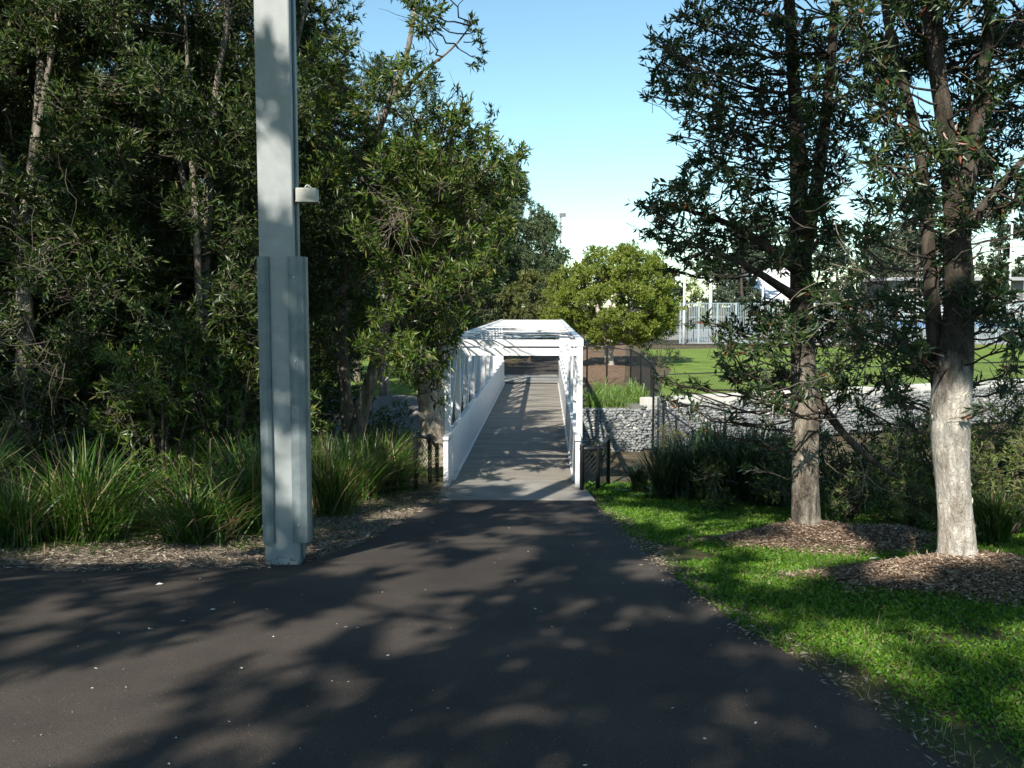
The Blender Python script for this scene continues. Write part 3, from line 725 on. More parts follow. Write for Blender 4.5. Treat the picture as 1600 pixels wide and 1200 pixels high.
# gaps cut in the unseen crowns so sun patches fall on chosen spots
LIT = [(60, 1150, 190, 70, -10), (120, 1115, 175, 62, -12), (260, 1062, 90, 40, -25), (350, 1005, 75, 26, -22), (430, 1020, 60, 30, -25), (500, 985, 60, 26, -25), (610, 935, 75, 26, -20), (740, 905, 72, 22, -10), (550, 888, 60, 14, -12), (640, 880, 50, 12, -10), (615, 1000, 50, 24, -25),
       (520, 1100, 55, 30, -20), (360, 1170, 60, 35, -25), (50, 962, 60, 14, -15), (30, 1010, 60, 16, -15), (455, 1060, 35, 18, -25), (700, 960, 34, 16, -20), (807, 872, 46, 15, 0), (730, 850, 40, 12, 0), (863, 917, 30, 22, -30), (902, 951, 26, 14, 0), (981, 962, 28, 15, 0), (1004, 895, 42, 20, 10), (812, 833, 40, 10, 0), (890, 810, 30, 8, 0),
       (760, 800, 40, 7, 0), (1133, 1109, 40, 26, 0), (1116, 1170, 34, 26, 0), (1082, 957, 34, 16, 0), (790, 1130, 24, 16, 0), (560, 862, 40, 10, -15), (860, 770, 42, 9, 0),
       (1015, 811, 80, 14, 8), (1110, 830, 60, 12, 5), (1296, 872, 90, 20, 0), (1240, 905, 70, 22, 0), (1262, 833, 60, 22, 0), (1431, 906, 75, 26, 0), (1570, 890, 60, 12, 0), (1375, 1030, 60, 45, 25), (1262, 1007, 50, 24, 20), (1178, 906, 38, 20, 0), (1320, 975, 40, 16, 0), (1180, 960, 34, 14, 0), (1090, 880, 26, 16, 20), (1440, 1090, 24, 30, 10), (1570, 985, 36, 18, 0),
       (130, 872, 110, 14, 0), (300, 868, 60, 10, 0), (200, 840, 60, 16, 0), (90, 800, 40, 18, 0), (340, 800, 40, 22, 0), (570, 770, 40, 22, 0), (870, 705, 26, 16, 0), (850, 742, 36, 6, 0), (815, 662, 26, 9, 0)]
LIT = np.array(LIT, float)
T3 = [(1496, 850, D2_, .22), (1494, 790, D2_, .22), (1490, 720, D2_, .22), (1488, 640, D2_, .2), (1258, 760, D1_, .1), (1262, 700, D1_, .07), (1560, 740, D1_ + 1, .8), (1600, 820, D1_ + 1, .6), (1400, 420, D2_ + .5, .4), (1380, 300, D2_ + .5, .35), (1180, 560, D1_ - .5, .35), (1250, 600, D1_ - .6, .3), (1060, 600, D1_ - .5, .3),
      (452, 800, 6.8, .10), (448, 690, 6.8, .03), (440, 560, 6.8, .03), (436, 400, 6.8, .06), (432, 345, 6.8, .07), (424, 40, 6.8, .08), (480, 305, 6.8, .12),
      (678, 640, 15.4, .6), (676, 580, 15.3, .5), (720, 300, 14.2, .9), (780, 260, 14, .9), (760, 420, 14, .8), (700, 500, 13.5, .7), (640, 400, 14, .6), (560, 470, 15, .5), (100, 130, 11.5, .35), (105, 230, 11.5, .3), (60, 330, 11.5, .3), (300, 480, 11.5, .3), (330, 700, 9.5, .35), (560, 720, 10, .35), (120, 780, 8, .3), (340, 800, 8, .28), (200, 830, 7.6, .2), (60, 560, 11, .4),
      (180, 80, 12, .5), (20, 100, 12, .5), (640, 60, 16, .8), (600, 150, 16, .7), (740, 60, 16, .8), (560, 330, 15, .5), (380, 430, 12, .4), (920, 620, 14.5, .35), (905, 540, 14, .3), (820, 530, 14, .3), (760, 528, 14.2, .2)]
T3 = [(at(a, b, c), r) for a, b, c, r in T3]
T3uv = np.array([[p[0] + AX * p[2], p[1] + AY * p[2], r * 1.3, p[1]] for p, r in T3])
cp_, sp__ = math.cos(PITCH), math.sin(PITCH)
def to_px(x, y, z):
    zz = z - 1.6; dep = y * cp_ - zz * sp__; up = y * sp__ + zz * cp_
    dep = np.maximum(dep, .05); return 800 + F * x / dep, 600 - F * up / dep
def lit_filter(Pt, near=False):
    u = Pt[:, 0] + AX * Pt[:, 2]; v = Pt[:, 1] + AY * Pt[:, 2]
    yg_ = v + AY * 0.3
    for _ in range(12): yg_ = v - AY * pathz(yg_)
    zg = pathz(yg_); xg = u - AX * zg
    px, py = to_px(xg, yg_, zg)
    open_ = np.zeros(len(Pt), bool)
    for cx, cy, rx, ry, an in LIT:
        a = math.radians(an); dx = px - cx; dy = py - cy
        wob = 1 + .28 * vnoise(px, py, .022, int(cx) % 13)
        q = ((dx * math.cos(a) + dy * math.sin(a)) / rx) ** 2 + ((-dx * math.sin(a) + dy * math.cos(a)) / ry) ** 2
        open_ |= q < (1.35 if cx < 1000 else 1.15) * wob
    for uu, vv, r, ty in T3uv:
        open_ |= ((u - uu) ** 2 + ((v - vv) * .75) ** 2 < r * r) & (Pt[:, 1] < ty - .35)
    if near:
        yr = v - AY * 1.1; xr = u - AX * 1.1; xd = u + AX; yd = v + AY
        open_ |= (np.abs(xr - .02 - (yr - 14) * .035) < 1.1) & (yr > 16.3) & (Pt[:, 1] < yr)
        open_ |= (np.abs(xd - .02 - (yd - 14) * .035) < 1.05) & (yd > 22.6) & (yd < 31)
        return ~open_
    open_ |= (xg > -2.2) & (yg_ > 13.4) & (xg < 20) & (px < 1080)
    open_ |= (xg > -3.5) & (yg_ > 16.5)
    open_ |= (yg_ > 9) & (vnoise(xg, yg_, .8, 9) > .42) & (xg < -1)
    x, y, z = Pt.T
    inview = (z < 1.6 + .325 * y + .35) & (np.abs(x) < .56 * y + .8) & (y > 0)
    return ~open_ & ~inview
BUSH = [(at(1560, 740, D1_ + 1), .5), (at(1600, 820, D1_ + 1), .35), (at(1494, 820, D2_), .2), (at(1492, 720, D2_), .2), (at(1258, 770, D1_), .12), (at(1440, 905, D2_), .3), (at(1262, 838, D1_), .3)]
def near_filter(Pt):
    """where the low sun reaches the bush, the mounds and the trunks under the right trees"""
    u = Pt[:, 0] + AX * Pt[:, 2]; v = Pt[:, 1] + AY * Pt[:, 2]; o_ = np.zeros(len(Pt), bool)
    for p, r in BUSH: o_ |= ((u - p[0] - AX * p[2]) ** 2 + ((v - p[1] - AY * p[2]) * .8) ** 2 < r * r) & (Pt[:, 1] < p[1] - .3)
    return ~o_
def roof_filter(Pt):
    """the crowns left of the bridge end where its roof and the far part of its deck lie in the sun"""
    u = Pt[:, 0] + AX * Pt[:, 2]; v = Pt[:, 1] + AY * Pt[:, 2]
    yr = v - AY * 1.1; xr = u - AX * 1.1; xd = u + AX; yd = v + AY
    o_ = (np.abs(xr - .02 - (yr - 14) * .035) < 1.0) & (yr > 17.6 + .5 * vnoise(xr, yr, 1.5, 4)) & (Pt[:, 1] < yr)
    o_ |= (np.abs(xd - .02 - (yd - 14) * .035) < 1.0) & (yd > 23.4 + .5 * vnoise(xd, yd, 1.5, 4)) & (yd < 31)
    o_ |= (np.abs(u - .48) < 1.05) & (v > 14.8) & (v < 15.75) & (Pt[:, 1] < 13.9) & (vnoise(u, v, 3, 8) > -.35)
    for p, r in ((at(678, 650, 15.4), .45), (at(674, 600, 15.3), .35)):
        o_ |= ((u - p[0] - AX * p[2]) ** 2 + ((v - p[1] - AY * p[2]) * .8) ** 2 < r * r) & (Pt[:, 1] < p[1] - .8) & (Pt[:, 2] > .8)
    return ~o_
# ------------------------------------------------------------------ right hand trees
gR = np.random.default_rng(11)
D1_ = g1[1]; D2_ = g2[1]
b1 = np.array([g1[0], g1[1], float(terrain(g1[0], g1[1]))]); b2 = np.array([g2[0], g2[1], float(terrain(g2[0], g2[1]))])
st1 = [ps([(1260, 838, D1_, 52), (1259, 815, D1_, 44), (1258, 740, D1_, 41), (1258, 650, D1_, 42), (1254, 560, D1_ + .05, 38), (1252, 450, D1_ + .1, 34), (1250, 330, D1_ + .15, 28), (1245, 200, D1_ + .2, 22), (1236, 60, D1_ + .3, 18), (1228, -120, D1_ + .3, 12), (1225, -260, D1_ + .3, 6)]),
       ps([(1256, 400, D1_ + .12, 24), (1275, 300, D1_, 20), (1290, 190, D1_ - .1, 17), (1302, 60, D1_ - .2, 14), (1310, -120, D1_ - .2, 8)]),
       ps([(1250, 425, D1_ + .1, 20), (1215, 402, D1_ - .1, 16), (1175, 362, D1_ - .2, 12), (1120, 340, D1_ - .3, 8), (1050, 322, D1_ - .4, 4)]),
       ps([(1252, 470, D1_ + .1, 18), (1205, 440, D1_ - .5, 12), (1150, 400, D1_ - .6, 8), (1080, 380, D1_ - .6, 4)]),
       ps([(1268, 610, D1_, 16), (1300, 655, D1_ - .2, 13), (1335, 705, D1_ - .3, 11), (1375, 730, D1_ - .4, 9), (1405, 748, D1_ - .4, 5)])]
polyA = [(1075, -160), (1062, 20), (1035, 70), (1020, 130), (1085, 180), (1060, 215), (1030, 290), (1008, 330), (1030, 385), (1080, 420), (1130, 430), (1180, 430), (1290, 400), (1330, 250), (1360, 60), (1370, -160)]
clA = scatter_poly(polyA, 118, D1_ - .9, D1_ + 1.1, 24, 44, gR)
polyA2 = [(1150, 500), (1120, 560), (1150, 620), (1250, 640), (1330, 600), (1350, 480), (1290, 430), (1200, 470)]
clA += scatter_poly(polyA2, 34, D1_ - 1.0, D1_ + .6, 22, 38, gR)
for a in ((1020, 60, 18), (1030, 130, 20), (1015, 150, 14), (1050, 75, 18), (1065, 25, 20), (1000, 318, 15), (1030, 325, 20), (1012, 362, 14), (1045, 378, 20), (1058, 212, 16), (1075, 400, 18), (1045, 420, 14), (1100, 425, 16),
          (1035, 590, 20), (1062, 612, 20), (1040, 625, 15), (1090, 600, 14), (1095, 500, 16), (1120, 525, 18), (1085, 640, 12), (1100, 670, 12), (1140, 655, 18), (1195, 660, 16), (1225, 690, 14), (1210, 630, 22), (1320, 620, 20), (1350, 560, 24), (1180, 690, 10), (1170, 730, 12)):
    clA.append(pc(a[0], a[1], D1_ - .5 + gR.uniform(-.4, .4), a[2], .8))
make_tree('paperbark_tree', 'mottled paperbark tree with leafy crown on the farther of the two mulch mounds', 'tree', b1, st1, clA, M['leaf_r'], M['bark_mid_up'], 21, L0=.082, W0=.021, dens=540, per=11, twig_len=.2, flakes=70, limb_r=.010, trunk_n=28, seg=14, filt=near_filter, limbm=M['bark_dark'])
st2 = [ps([(1496, 888, D2_, 72), (1495, 866, D2_, 58), (1493, 800, D2_, 53), (1489, 740, D2_, 54), (1480, 690, D2_, 58), (1482, 640, D2_ + .02, 60), (1490, 580, D2_ + .04, 56), (1500, 500, D2_ + .06, 46), (1500, 410, D2_ + .1, 38), (1490, 310, D2_ + .1, 32), (1482, 230, D2_ + .1, 27), (1466, 120, D2_ + .15, 26), (1450, 0, D2_ + .15, 22), (1440, -200, D2_ + .2, 12)]),
       ps([(1502, 400, D2_ + .1, 26), (1508, 310, D2_ + .15, 22), (1522, 225, D2_ + .2, 22), (1536, 130, D2_ + .2, 19), (1546, 20, D2_ + .25, 16), (1560, -160, D2_ + .25, 10)]),
       ps([(1478, 650, D2_ + .06, 34), (1466, 590, D2_ + .14, 28), (1458, 500, D2_ + .2, 23), (1452, 400, D2_ + .25, 20), (1446, 300, D2_ + .3, 19), (1433, 195, D2_ + .3, 17), (1408, 125, D2_ + .3, 15), (1386, 50, D2_ + .35, 13), (1370, -120, D2_ + .4, 8)]),
       ps([(1506, 360, D2_ + .1, 18), (1545, 310, D2_ - .05, 13), (1600, 245, D2_ - .1, 10), (1680, 170, D2_ - .1, 6)])]
polyB = [(1350, -160), (1335, 200), (1320, 330), (1290, 430), (1330, 520), (1350, 600), (1420, 640), (1455, 560), (1560, 550), (1640, 540), (1760, 400), (1760, -160)]
polyA3 = [(1090, 470), (1075, 520), (1110, 560), (1240, 560), (1240, 450), (1160, 440)]
clA += scatter_poly(polyA3, 16, D1_ - 1.2, D1_ - .2, 18, 30, gR)
clB = scatter_poly([(1330, -160), (1350, 220), (1470, 330), (1640, 330), (1700, -160)], 34, D2_ + .2, D2_ + 1.5, 30, 46, gR) + scatter_poly(polyB, 125, D2_ - .7, D2_ + 1.3, 26, 44, gR)
for a in ((1540, 640, 22), (1575, 600, 24), (1590, 650, 18), (1350, 640, 22), (1390, 620, 24), (1420, 660, 16), (1330, 470, 26), (1370, 540, 26), (1500, 560, 18), (1590, 520, 26), (1470, 590, 22), (1440, 560, 26), (1520, 600, 16), (1480, 540, 24), (1420, 520, 28), (1530, 480, 26), (1560, 430, 28), (1400, 470, 28), (1510, 440, 24), (1590, 570, 22)):
    clB.append(pc(a[0], a[1], D2_ + gR.uniform(-.3, .5), a[2], .8))
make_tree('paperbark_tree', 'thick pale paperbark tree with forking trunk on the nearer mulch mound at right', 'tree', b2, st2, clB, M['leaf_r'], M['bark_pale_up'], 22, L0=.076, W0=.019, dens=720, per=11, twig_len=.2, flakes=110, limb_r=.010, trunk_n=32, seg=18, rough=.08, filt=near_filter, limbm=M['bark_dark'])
# dead grey twigs hanging between the two trees
def dead_twigs(name, label, cen, n, spread, length, seed, mt='twig_dead', group=None):
    g = np.random.default_rng(seed); cen = np.array(cen, float); P = []
    for _ in range(n):
        a = g.normal(size=3) * spread; d = g.normal(size=3) * [1, .6, .8] + [0, 0, -.6]; d /= np.linalg.norm(d); pts = [a]
        for k in range(6): d = d + g.normal(size=3) * .28; d /= np.linalg.norm(d); pts.append(pts[-1] + d * length / 6)
        P.append(pts)
    P = np.array(P); V, Q = tubes_np(P, np.tile(np.linspace(.0045, .0015, 7), (n, 1)), 4)
    e = empty(name, cen, label, 'branch', group); o = link('twigs', mesh_np('twigs', V, Q, True), M[mt], e); o['kind'] = 'stuff'
dead_twigs('dead_branch', 'tangle of bare grey twigs hanging between the two right paperbarks', at(1400, 440, D2_ + .5), 130, [.22, .2, .42], .5, 5)
dead_twigs('dead_branch', 'grey bare twigs in a tangle at the far left edge above the tussocks', at(40, 480, 10.0), 80, [.4, .3, .7], .7, 8, 'twig')
dead_twigs('dead_branch', 'pale bare twigs drooping in front of the leafy crown right of the column', at(625, 330, 12.6), 40, [.08, .1, .08], .7, 9)
dead_twigs('dead_branch', 'small bare forked twig hanging low behind the mulch mounds', at(1352, 745, D1_ - .4), 7, [.02, .02, .02], .42, 6)
mb = MB(); p = at(1322, 364, D1_ - .8)

# ------------------------------------------------------------------ tree at the left of the bridge
gL = np.random.default_rng(31)
bL = A3(678, 690, 15.4)
stL = [ps([(678, 725, 15.4, 58), (678, 700, 15.4, 42), (676, 660, 15.4, 38), (672, 620, 15.4, 36), (660, 590, 15.3, 26), (645, 540, 15.1, 18), (640, 470, 15, 15), (645, 380, 14.8, 12), (650, 280, 14.6, 9), (655, 180, 14.5, 5)]),
       ps([(682, 650, 15.4, 28), (690, 600, 15.4, 22), (688, 540, 15.3, 16), (700, 460, 15.2, 12), (725, 370, 15.1, 9), (750, 280, 15, 6), (765, 220, 15, 4)]),
       ps([(674, 640, 15.3, 22), (672, 580, 15.2, 18), (660, 520, 15, 13), (640, 440, 14.8, 9), (600, 340, 14.6, 6)]),
       ps([(668, 655, 15.3, 10), (650, 645, 15.1, 7), (640, 650, 15.0, 4)])]
polyL = [(700, 160), (740, 172), (765, 215), (798, 240), (803, 280), (790, 330), (795, 360), (775, 400), (768, 450), (740, 480), (725, 500), (680, 530), (665, 570), (630, 590), (600, 560), (560, 540), (560, 300), (620, 220)]
clL = scatter_poly(polyL, 175, 11.6, 14.6, 18, 34, gL)
for a in ((700, 520, 26, 13.2), (680, 560, 20, 13.2), (704, 528, 9, 13.2), (708, 545, 12, 13.2), (694, 566, 13, 13.2), (684, 592, 12, 13.2), (650, 600, 18, 13.6), (690, 625, 12, 13.4), (672, 585, 18, 13.4), (640, 555, 22, 13.4), (722, 488, 16, 13), (755, 465, 14, 13), (800, 290, 22, 14), (812, 240, 16, 14), (765, 180, 18, 14), (735, 150, 16, 14), (700, 160, 18, 14)):
    clL.append(pc(a[0], a[1], a[3], a[2], .85))
make_tree('paperbark_tree', 'broad leafy paperbark with several white stems leaning over the left corner of the bridge', 'tree', bL, stL, clL, M['leaf_l'], M['bark_pale'], 32, L0=.108, W0=.026, dens=370, per=12, twig_len=.24, limb_r=.012, flakes=140, trunk_n=24, seg=9, filt=roof_filter)
# taller tree behind it
b4 = A3(545, 700, 14.6)
st4 = [ps([(548, 700, 14.6, 26), (540, 620, 14.6, 20), (533, 540, 14.5, 17), (538, 430, 14.3, 15), (560, 300, 14.1, 12), (600, 180, 13.9, 10), (640, 80, 13.7, 8), (655, -60, 13.6, 5)]),
       ps([(552, 690, 14.5, 26), (575, 610, 14.4, 22), (600, 520, 14.3, 18), (625, 420, 14.1, 14), (640, 300, 13.9, 10), (650, 190, 13.7, 7)]),
       ps([(620, 150, 13.8, 9), (660, 110, 13.5, 6), (690, 88, 13.3, 4), (722, 72, 13.2, 3), (735, 40, 13.1, 2)])]
poly4 = [(500, -120), (690, -120), (680, 10), (682, 60), (678, 110), (698, 150), (640, 200), (560, 260), (500, 330), (470, 300), (470, -100)]
cl4 = scatter_poly(poly4, 130, 12.0, 15.0, 22, 38, gL)
for a in ((738, 28, 11), (748, 62, 12), (752, 92, 12), (735, 100, 10), (742, 45, 9), (715, 140, 12)): cl4.append(pc(a[0], a[1], 13.4, a[2], .9))
make_tree('paperbark_tree', 'tall dark paperbark with two grey stems and one twiggy branch against the sky', 'tree', b4, st4, cl4, M['leaf_l'], M['bark_mid'], 33, L0=.11, W0=.026, dens=290, per=12, twig_len=.28, limb_r=.012, trunk_n=16, filt=roof_filter)
# ------------------------------------------------------------------ dense stand on the left
def forest_tree(seed, H, spread, n, leafm, bark, lean=0, L0=.13, W0=.03, dens=70, low=.15):
    g = np.random.default_rng(seed)
    pts = [(0, 0, -.15)]; r0 = H * .012 + .02; nseg = 7; x = y = 0
    for k in range(1, nseg + 1): x += g.normal() * .10 + lean; y += g.normal() * .10; pts.append((x, y, H * k / nseg))
    rad = list(np.linspace(r0 * 1.15, .015, nseg + 1))
    stems = [(pts, rad)]
    for _ in range(2):
        k = g.integers(2, 4); a = pts[k]; d = g.normal(size=2) * .35
        stems.append(([a, (a[0] + d[0] * .6, a[1] + d[1] * .6, a[2] + H * .2), (a[0] + d[0] * 1.3, a[1] + d[1] * 1.3, a[2] + H * .42), (a[0] + d[0] * 1.8, a[1] + d[1] * 1.8, min(H, a[2] + H * .6))], [rad[k] * .6, rad[k] * .5, rad[k] * .35, .01]))
    cl = []
    for _ in range(n):
        z = g.uniform(low, 1.04) * H; t = z / H; s = spread * (.55 + .6 * math.sin(min(1, t) * math.pi * .8))
        a = g.uniform(0, 2 * math.pi); rr = s * g.uniform(.1, 1) ** .6; r = g.uniform(.25, .46)
        cl.append([rr * math.cos(a), rr * math.sin(a), z, r, r, r * .9])
    return stems, cl
FG = 'paperbark trees of the dense dark stand on the left'
FL = 'slender paperbark with dark leafy crown in the dense stand left of the steel column'
protos = []
# (px, D, height, rotation, scale) of every tree in the stand; the first of each kind is the source
spec = [(101, 3.6), (102, 3.2), (103, 3.9), (104, 3.0)]
plist = [(60, 11.5), (190, 12.5), (310, 11.8), (400, 13.5), (120, 15), (255, 16), (360, 17), (405, 16.5), (-60, 12), (20, 17.5), (485, 21), (-160, 14), (170, 20), (330, 22), (470, 24), (60, 25), (600, 27), (-40, 22), (560, 32), (250, 28), (-300, 18), (420, 30), (690, 34), (640, 40), (130, 33), (-200, 27)]
FLAB = {0: 'pale forked paperbark nearest the left edge, behind the first tussocks', 1: 'slender paperbark midway between the left edge and the steel column', 2: 'dark paperbark just left of the steel column', 3: 'dark paperbark directly behind the steel column',
        4: 'second row paperbark behind the pale forked one near the left edge', 7: 'paperbark just right of the steel column below its junction box', 10: 'dark paperbark right of the column, behind the two grey stems'}
for k, (px, D) in enumerate(plist):
    p = A3(px, 700, D); v = k % 4
    if k < 4:
        stems, cl = forest_tree(101 + k, (7.6, 8.4, 7.0, 8.0)[k], (1.25, 1.4, 1.3, 1.2)[k], 105, None, None)
        t = make_tree('paperbark_tree', FLAB[k], 'tree', (0, 0, 0), stems, cl, M['leaf_f'], M['bark_mid'], 101 + k, FG, L0=.10, W0=.026, dens=290, per=13, twig_len=.25, limb_r=.009, trunk_n=12, twigmat=M['twig'] if k else M['twig_dead'])
        t.location = tuple(p); protos.append(t); t.rotation_euler = (0, 0, k * 1.3)
    else:
        copy_thing(protos[v], p, (k * 2.4) % 6.28, 1 + .12 * math.sin(k * 3.7) + (.1 if D > 20 else 0), FLAB.get(k, FL))
# understorey shrubs
def shrub_proto(name, label, seed, r, h, leafm, L0, W0, dens, n, group, cat='shrub', per=8, twigm=None):
    g = np.random.default_rng(seed); cl = []
    for _ in range(n):
        a = g.uniform(0, 2 * math.pi); rr = r * g.uniform(0, 1) ** .5; z = g.uniform(.12, 1) * h * math.sqrt(max(.05, 1 - (rr / r) ** 2 * .75)); q = g.uniform(.16, .28) * (r + h) * .5
        cl.append([rr * math.cos(a), rr * math.sin(a), z, q, q, q * .8])
    stems = [([(0, 0, -.1), (.03, .02, h * .3), (.02, .05, h * .6)], [.03, .02, .01])]
    for k in range(4): a = k * 1.6; stems.append(([(0, 0, 0), (.2 * r * math.cos(a), .2 * r * math.sin(a), h * .3), (.5 * r * math.cos(a), .5 * r * math.sin(a), h * .7)], [.02, .014, .006]))
    return make_tree(name, label, cat, (0, 0, 0), stems, cl, leafm, M['bark_dark'], seed, group, L0=L0, W0=W0, dens=dens * 2.2, per=per, twig_len=.16, limb_r=.006, trunk_n=8, twigmat=twigm)
SG = 'dark undergrowth shrubs beneath the left stand'
s1 = shrub_proto('shrub', 'dark shrub behind the leftmost tussocks at the frame edge', 201, 1.0, 1.7, M['leaf_f'], .11, .026, 95, 26, SG)
s2 = shrub_proto('shrub', 'taller shrub behind the fanned tussock left of the column', 202, .85, 2.2, M['leaf_l'], .11, .026, 85, 26, SG, twigm=M['twig_dead'])
sp_ = [(40, 10.4), (250, 10.6), (140, 11.4), (350, 11.2), (-60, 10.8), (450, 12.6), (200, 13), (310, 14), (420, 14.5), (90, 13.6), (520, 15.5), (-20, 14), (-180, 12), (600, 20), (560, 18.5), (240, 18), (100, 19), (400, 20), (-120, 17)]
for k, (px, D) in enumerate(sp_):
    p = A3(px, 700, D); src = (s1, s2)[k % 2]
    if k < 2: src.location = tuple(p)
    else: copy_thing(src, p, k * 1.9, 1 + .2 * math.sin(k * 2.3), 'dark leafy shrub in the undergrowth beneath the stand of paperbarks on the left')
# right side: dark shrubs behind the mounds, lit bush at far right, small bushes
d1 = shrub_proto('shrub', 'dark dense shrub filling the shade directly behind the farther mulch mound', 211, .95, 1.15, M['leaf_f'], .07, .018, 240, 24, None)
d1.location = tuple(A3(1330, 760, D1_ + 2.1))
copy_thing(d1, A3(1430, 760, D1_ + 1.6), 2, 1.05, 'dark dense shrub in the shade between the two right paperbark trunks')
copy_thing(d1, A3(1215, 760, D1_ + 3.3), 4, .95, 'dark dense shrub beside the flax clumps, left of the mottled trunk')
copy_thing(d1, A3(1480, 760, D1_ + 3.0), 5, 1.25, 'dark shrub behind the thick pale trunk, in front of the gabion wall')
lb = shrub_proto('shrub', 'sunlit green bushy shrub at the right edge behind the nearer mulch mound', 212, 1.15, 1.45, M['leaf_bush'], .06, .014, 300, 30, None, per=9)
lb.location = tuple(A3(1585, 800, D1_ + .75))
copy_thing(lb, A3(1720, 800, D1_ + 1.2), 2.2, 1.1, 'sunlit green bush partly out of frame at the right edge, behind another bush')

# ------------------------------------------------------------------ strappy clumps
def blades(n, h, w0, spread, seed, seg=4, droop=.6, stiff=1.0, lay=.15):
    g = np.random.default_rng(seed); a = g.uniform(0, 2 * np.pi, n); Hh = h * g.uniform(.55, 1.15, n); out = g.uniform(.05, 1, n) ** .8 * spread
    lie = g.uniform(0, 1, n) < lay; out = np.where(lie, spread * 1.6, out)
    t = np.linspace(0, 1, seg + 1)[None, :]
    rad = (out[:, None] * (t * .55 + t ** 2.2 * .45 * droop * 2)) * Hh[:, None]
    z = Hh[:, None] * (t * np.where(lie, .45, 1)[:, None] - t ** 2.5 * (out[:, None] * droop * .55)) * stiff
    b0 = g.normal(size=(n, 2)) * .05 * (1 + spread)
    x = b0[:, :1] + rad * np.cos(a)[:, None]; y = b0[:, 1:] + rad * np.sin(a)[:, None]; z = np.maximum(z, .01 + .02 * t)
    ta = a + np.pi / 2 + g.normal(size=n) * .8
    wd = w0 * g.uniform(.6, 1.2, n)[:, None] * np.array([[.8, 1, .9, .7, .15]])[:, :seg + 1]
    sx_, sy_ = np.cos(ta)[:, None] * wd / 2, np.sin(ta)[:, None] * wd / 2
    A = np.stack([x - sx_, y - sy_, z], -1); B = np.stack([x + sx_, y + sy_, z], -1)
    V = np.stack([A, B], 2).reshape(-1, 3); i = np.arange(n * (seg + 1) * 2).reshape(n, seg + 1, 2)
    Q = np.stack([i[:, :-1, 0], i[:, :-1, 1], i[:, 1:, 1], i[:, 1:, 0]], -1).reshape(-1, 4)
    return V, Q
lom = []
for k in range(3):
    V, Q = blades((560, 430, 620)[k], .84, .0125, (1.15, 1.35, .95)[k], 300 + k, droop=(.45, .6, .35)[k], lay=(.14, .24, .08)[k]); me = mesh_np('tussock', V, Q); me.materials.append(M['blade']); lom.append(me)
LG = 'strappy green tussocks along the left bed'
lomp = [(130, 850, 1.15, 'large strappy tussock with straw coloured blades at the far left of the path edge'), (315, 850, 1.2, 'large fanned strappy tussock immediately left of the steel column'),
        (520, 808, .95, 'dark strappy tussock just right of the steel column'), (20, 858, .8, None), (222, 832, .55, None), (400, 835, 1.0, None), (560, 780, 1.15, 'tall lighter green strappy tussock halfway between column and bridge fence'), (610, 770, .9, None), (500, 790, .9, None), (465, 800, 1.0, None), (575, 760, 1.0, None),
        (-70, 850, 1.1, None), (60, 815, .85, None), (180, 812, .75, None), (290, 808, .85, None), (380, 800, .9, None), (450, 775, 1.1, None), (120, 790, .8, None), (540, 745, 1.0, None), (330, 780, .75, None), (10, 790, .8, None), (220, 775, .8, None), (600, 745, .9, None)]
for k, (px, py, sc, lab) in enumerate(lomp):
    p = G(px, py); o = bpy.data.objects.new('tussock', lom[k % 3]); COL.objects.link(o); o.location = tuple(p + [0, 0, -.01]); o.rotation_euler = (.06 * math.sin(k * 3), .06 * math.cos(k * 5), k * 1.7); o.scale = (sc * (1 + .12 * math.sin(k * 2.9)), sc * (1 + .12 * math.cos(k * 1.9)), sc * (1 + .16 * math.sin(k * 4.1)))
    tag(o, lab or 'strappy green tussock in the shaded bed along the left side of the path', 'tussock', LG)
fl = []
for k in range(2):
    V, Q = blades(420, 1.0, .026, .72, 320 + k, droop=.35, lay=.05); me = mesh_np('flax', V, Q); me.materials.append(M['flax']); fl.append(me)
flp = [(1040, 783, .80, 'leftmost dark spiky flax clump beside the bridge fence on the right'), (1100, 786, .88, None), (1155, 790, .9, None), (1205, 795, .85, None), (1120, 770, 1.0, None), (1180, 772, .95, None), (1075, 772, .8, None), (1000, 772, .45, 'small spiky flax clump nearest the right bridge fence')]
for k, (px, py, sc, lab) in enumerate(flp):
    p = G(px, py); o = bpy.data.objects.new('flax', fl[k % 2]); COL.objects.link(o); o.location = tuple(p + [0, 0, -.01]); o.rotation_euler = (0, 0, k * 2.1); o.scale = (sc,) * 3
    tag(o, lab or 'dark spiky flax clump in the row between the bridge fence and the mottled trunk', 'flax', 'spiky flax clumps right of the bridge')
o = bpy.data.objects.new('flax', fl[1]); COL.objects.link(o); o.location = tuple(A3(1555, 790, D1_ + .0)); o.scale = (.5, .5, .48); o.rotation_euler = (0, 0, 1); o.data = fl[1].copy(); o.data.materials[0] = M['blade']
tag(o, 'single green strappy plant in front of the sunlit bush at the right edge', 'plant')

# ------------------------------------------------------------------ gully planting
sap = shrub_proto('sapling', 'small reddish green sapling in front of the gabion beside the tall fence post', 221, .35, 1.3, M['leaf_yel'], .05, .015, 300, 14, None, 'sapling')
sap.location = tuple(A3(1050, 700, 20.5))
thin = shrub_proto('sapling', 'thin upright sapling in front of the gabion just right of the bridge post', 222, .16, 1.35, M['leaf_bush'], .05, .015, 420, 10, None, 'sapling')
thin.location = tuple(A3(938, 690, 19.5))
wk = shrub_proto('weed', 'low green weeds on the gully slope right of the bridge', 223, .3, .25, M['leaf_bush'], .06, .02, 420, 8, 'low weeds on the gully slopes', 'weed')
wps = [(965, 715, 18), (1000, 735, 17), (940, 745, 16.5), (1190, 705, 20), (1230, 700, 19), (600, 680, 20), (640, 690, 18.5), (560, 670, 21), (620, 660, 22), (585, 690, 18), (660, 700, 17.5), (980, 700, 21), (1130, 700, 21)]
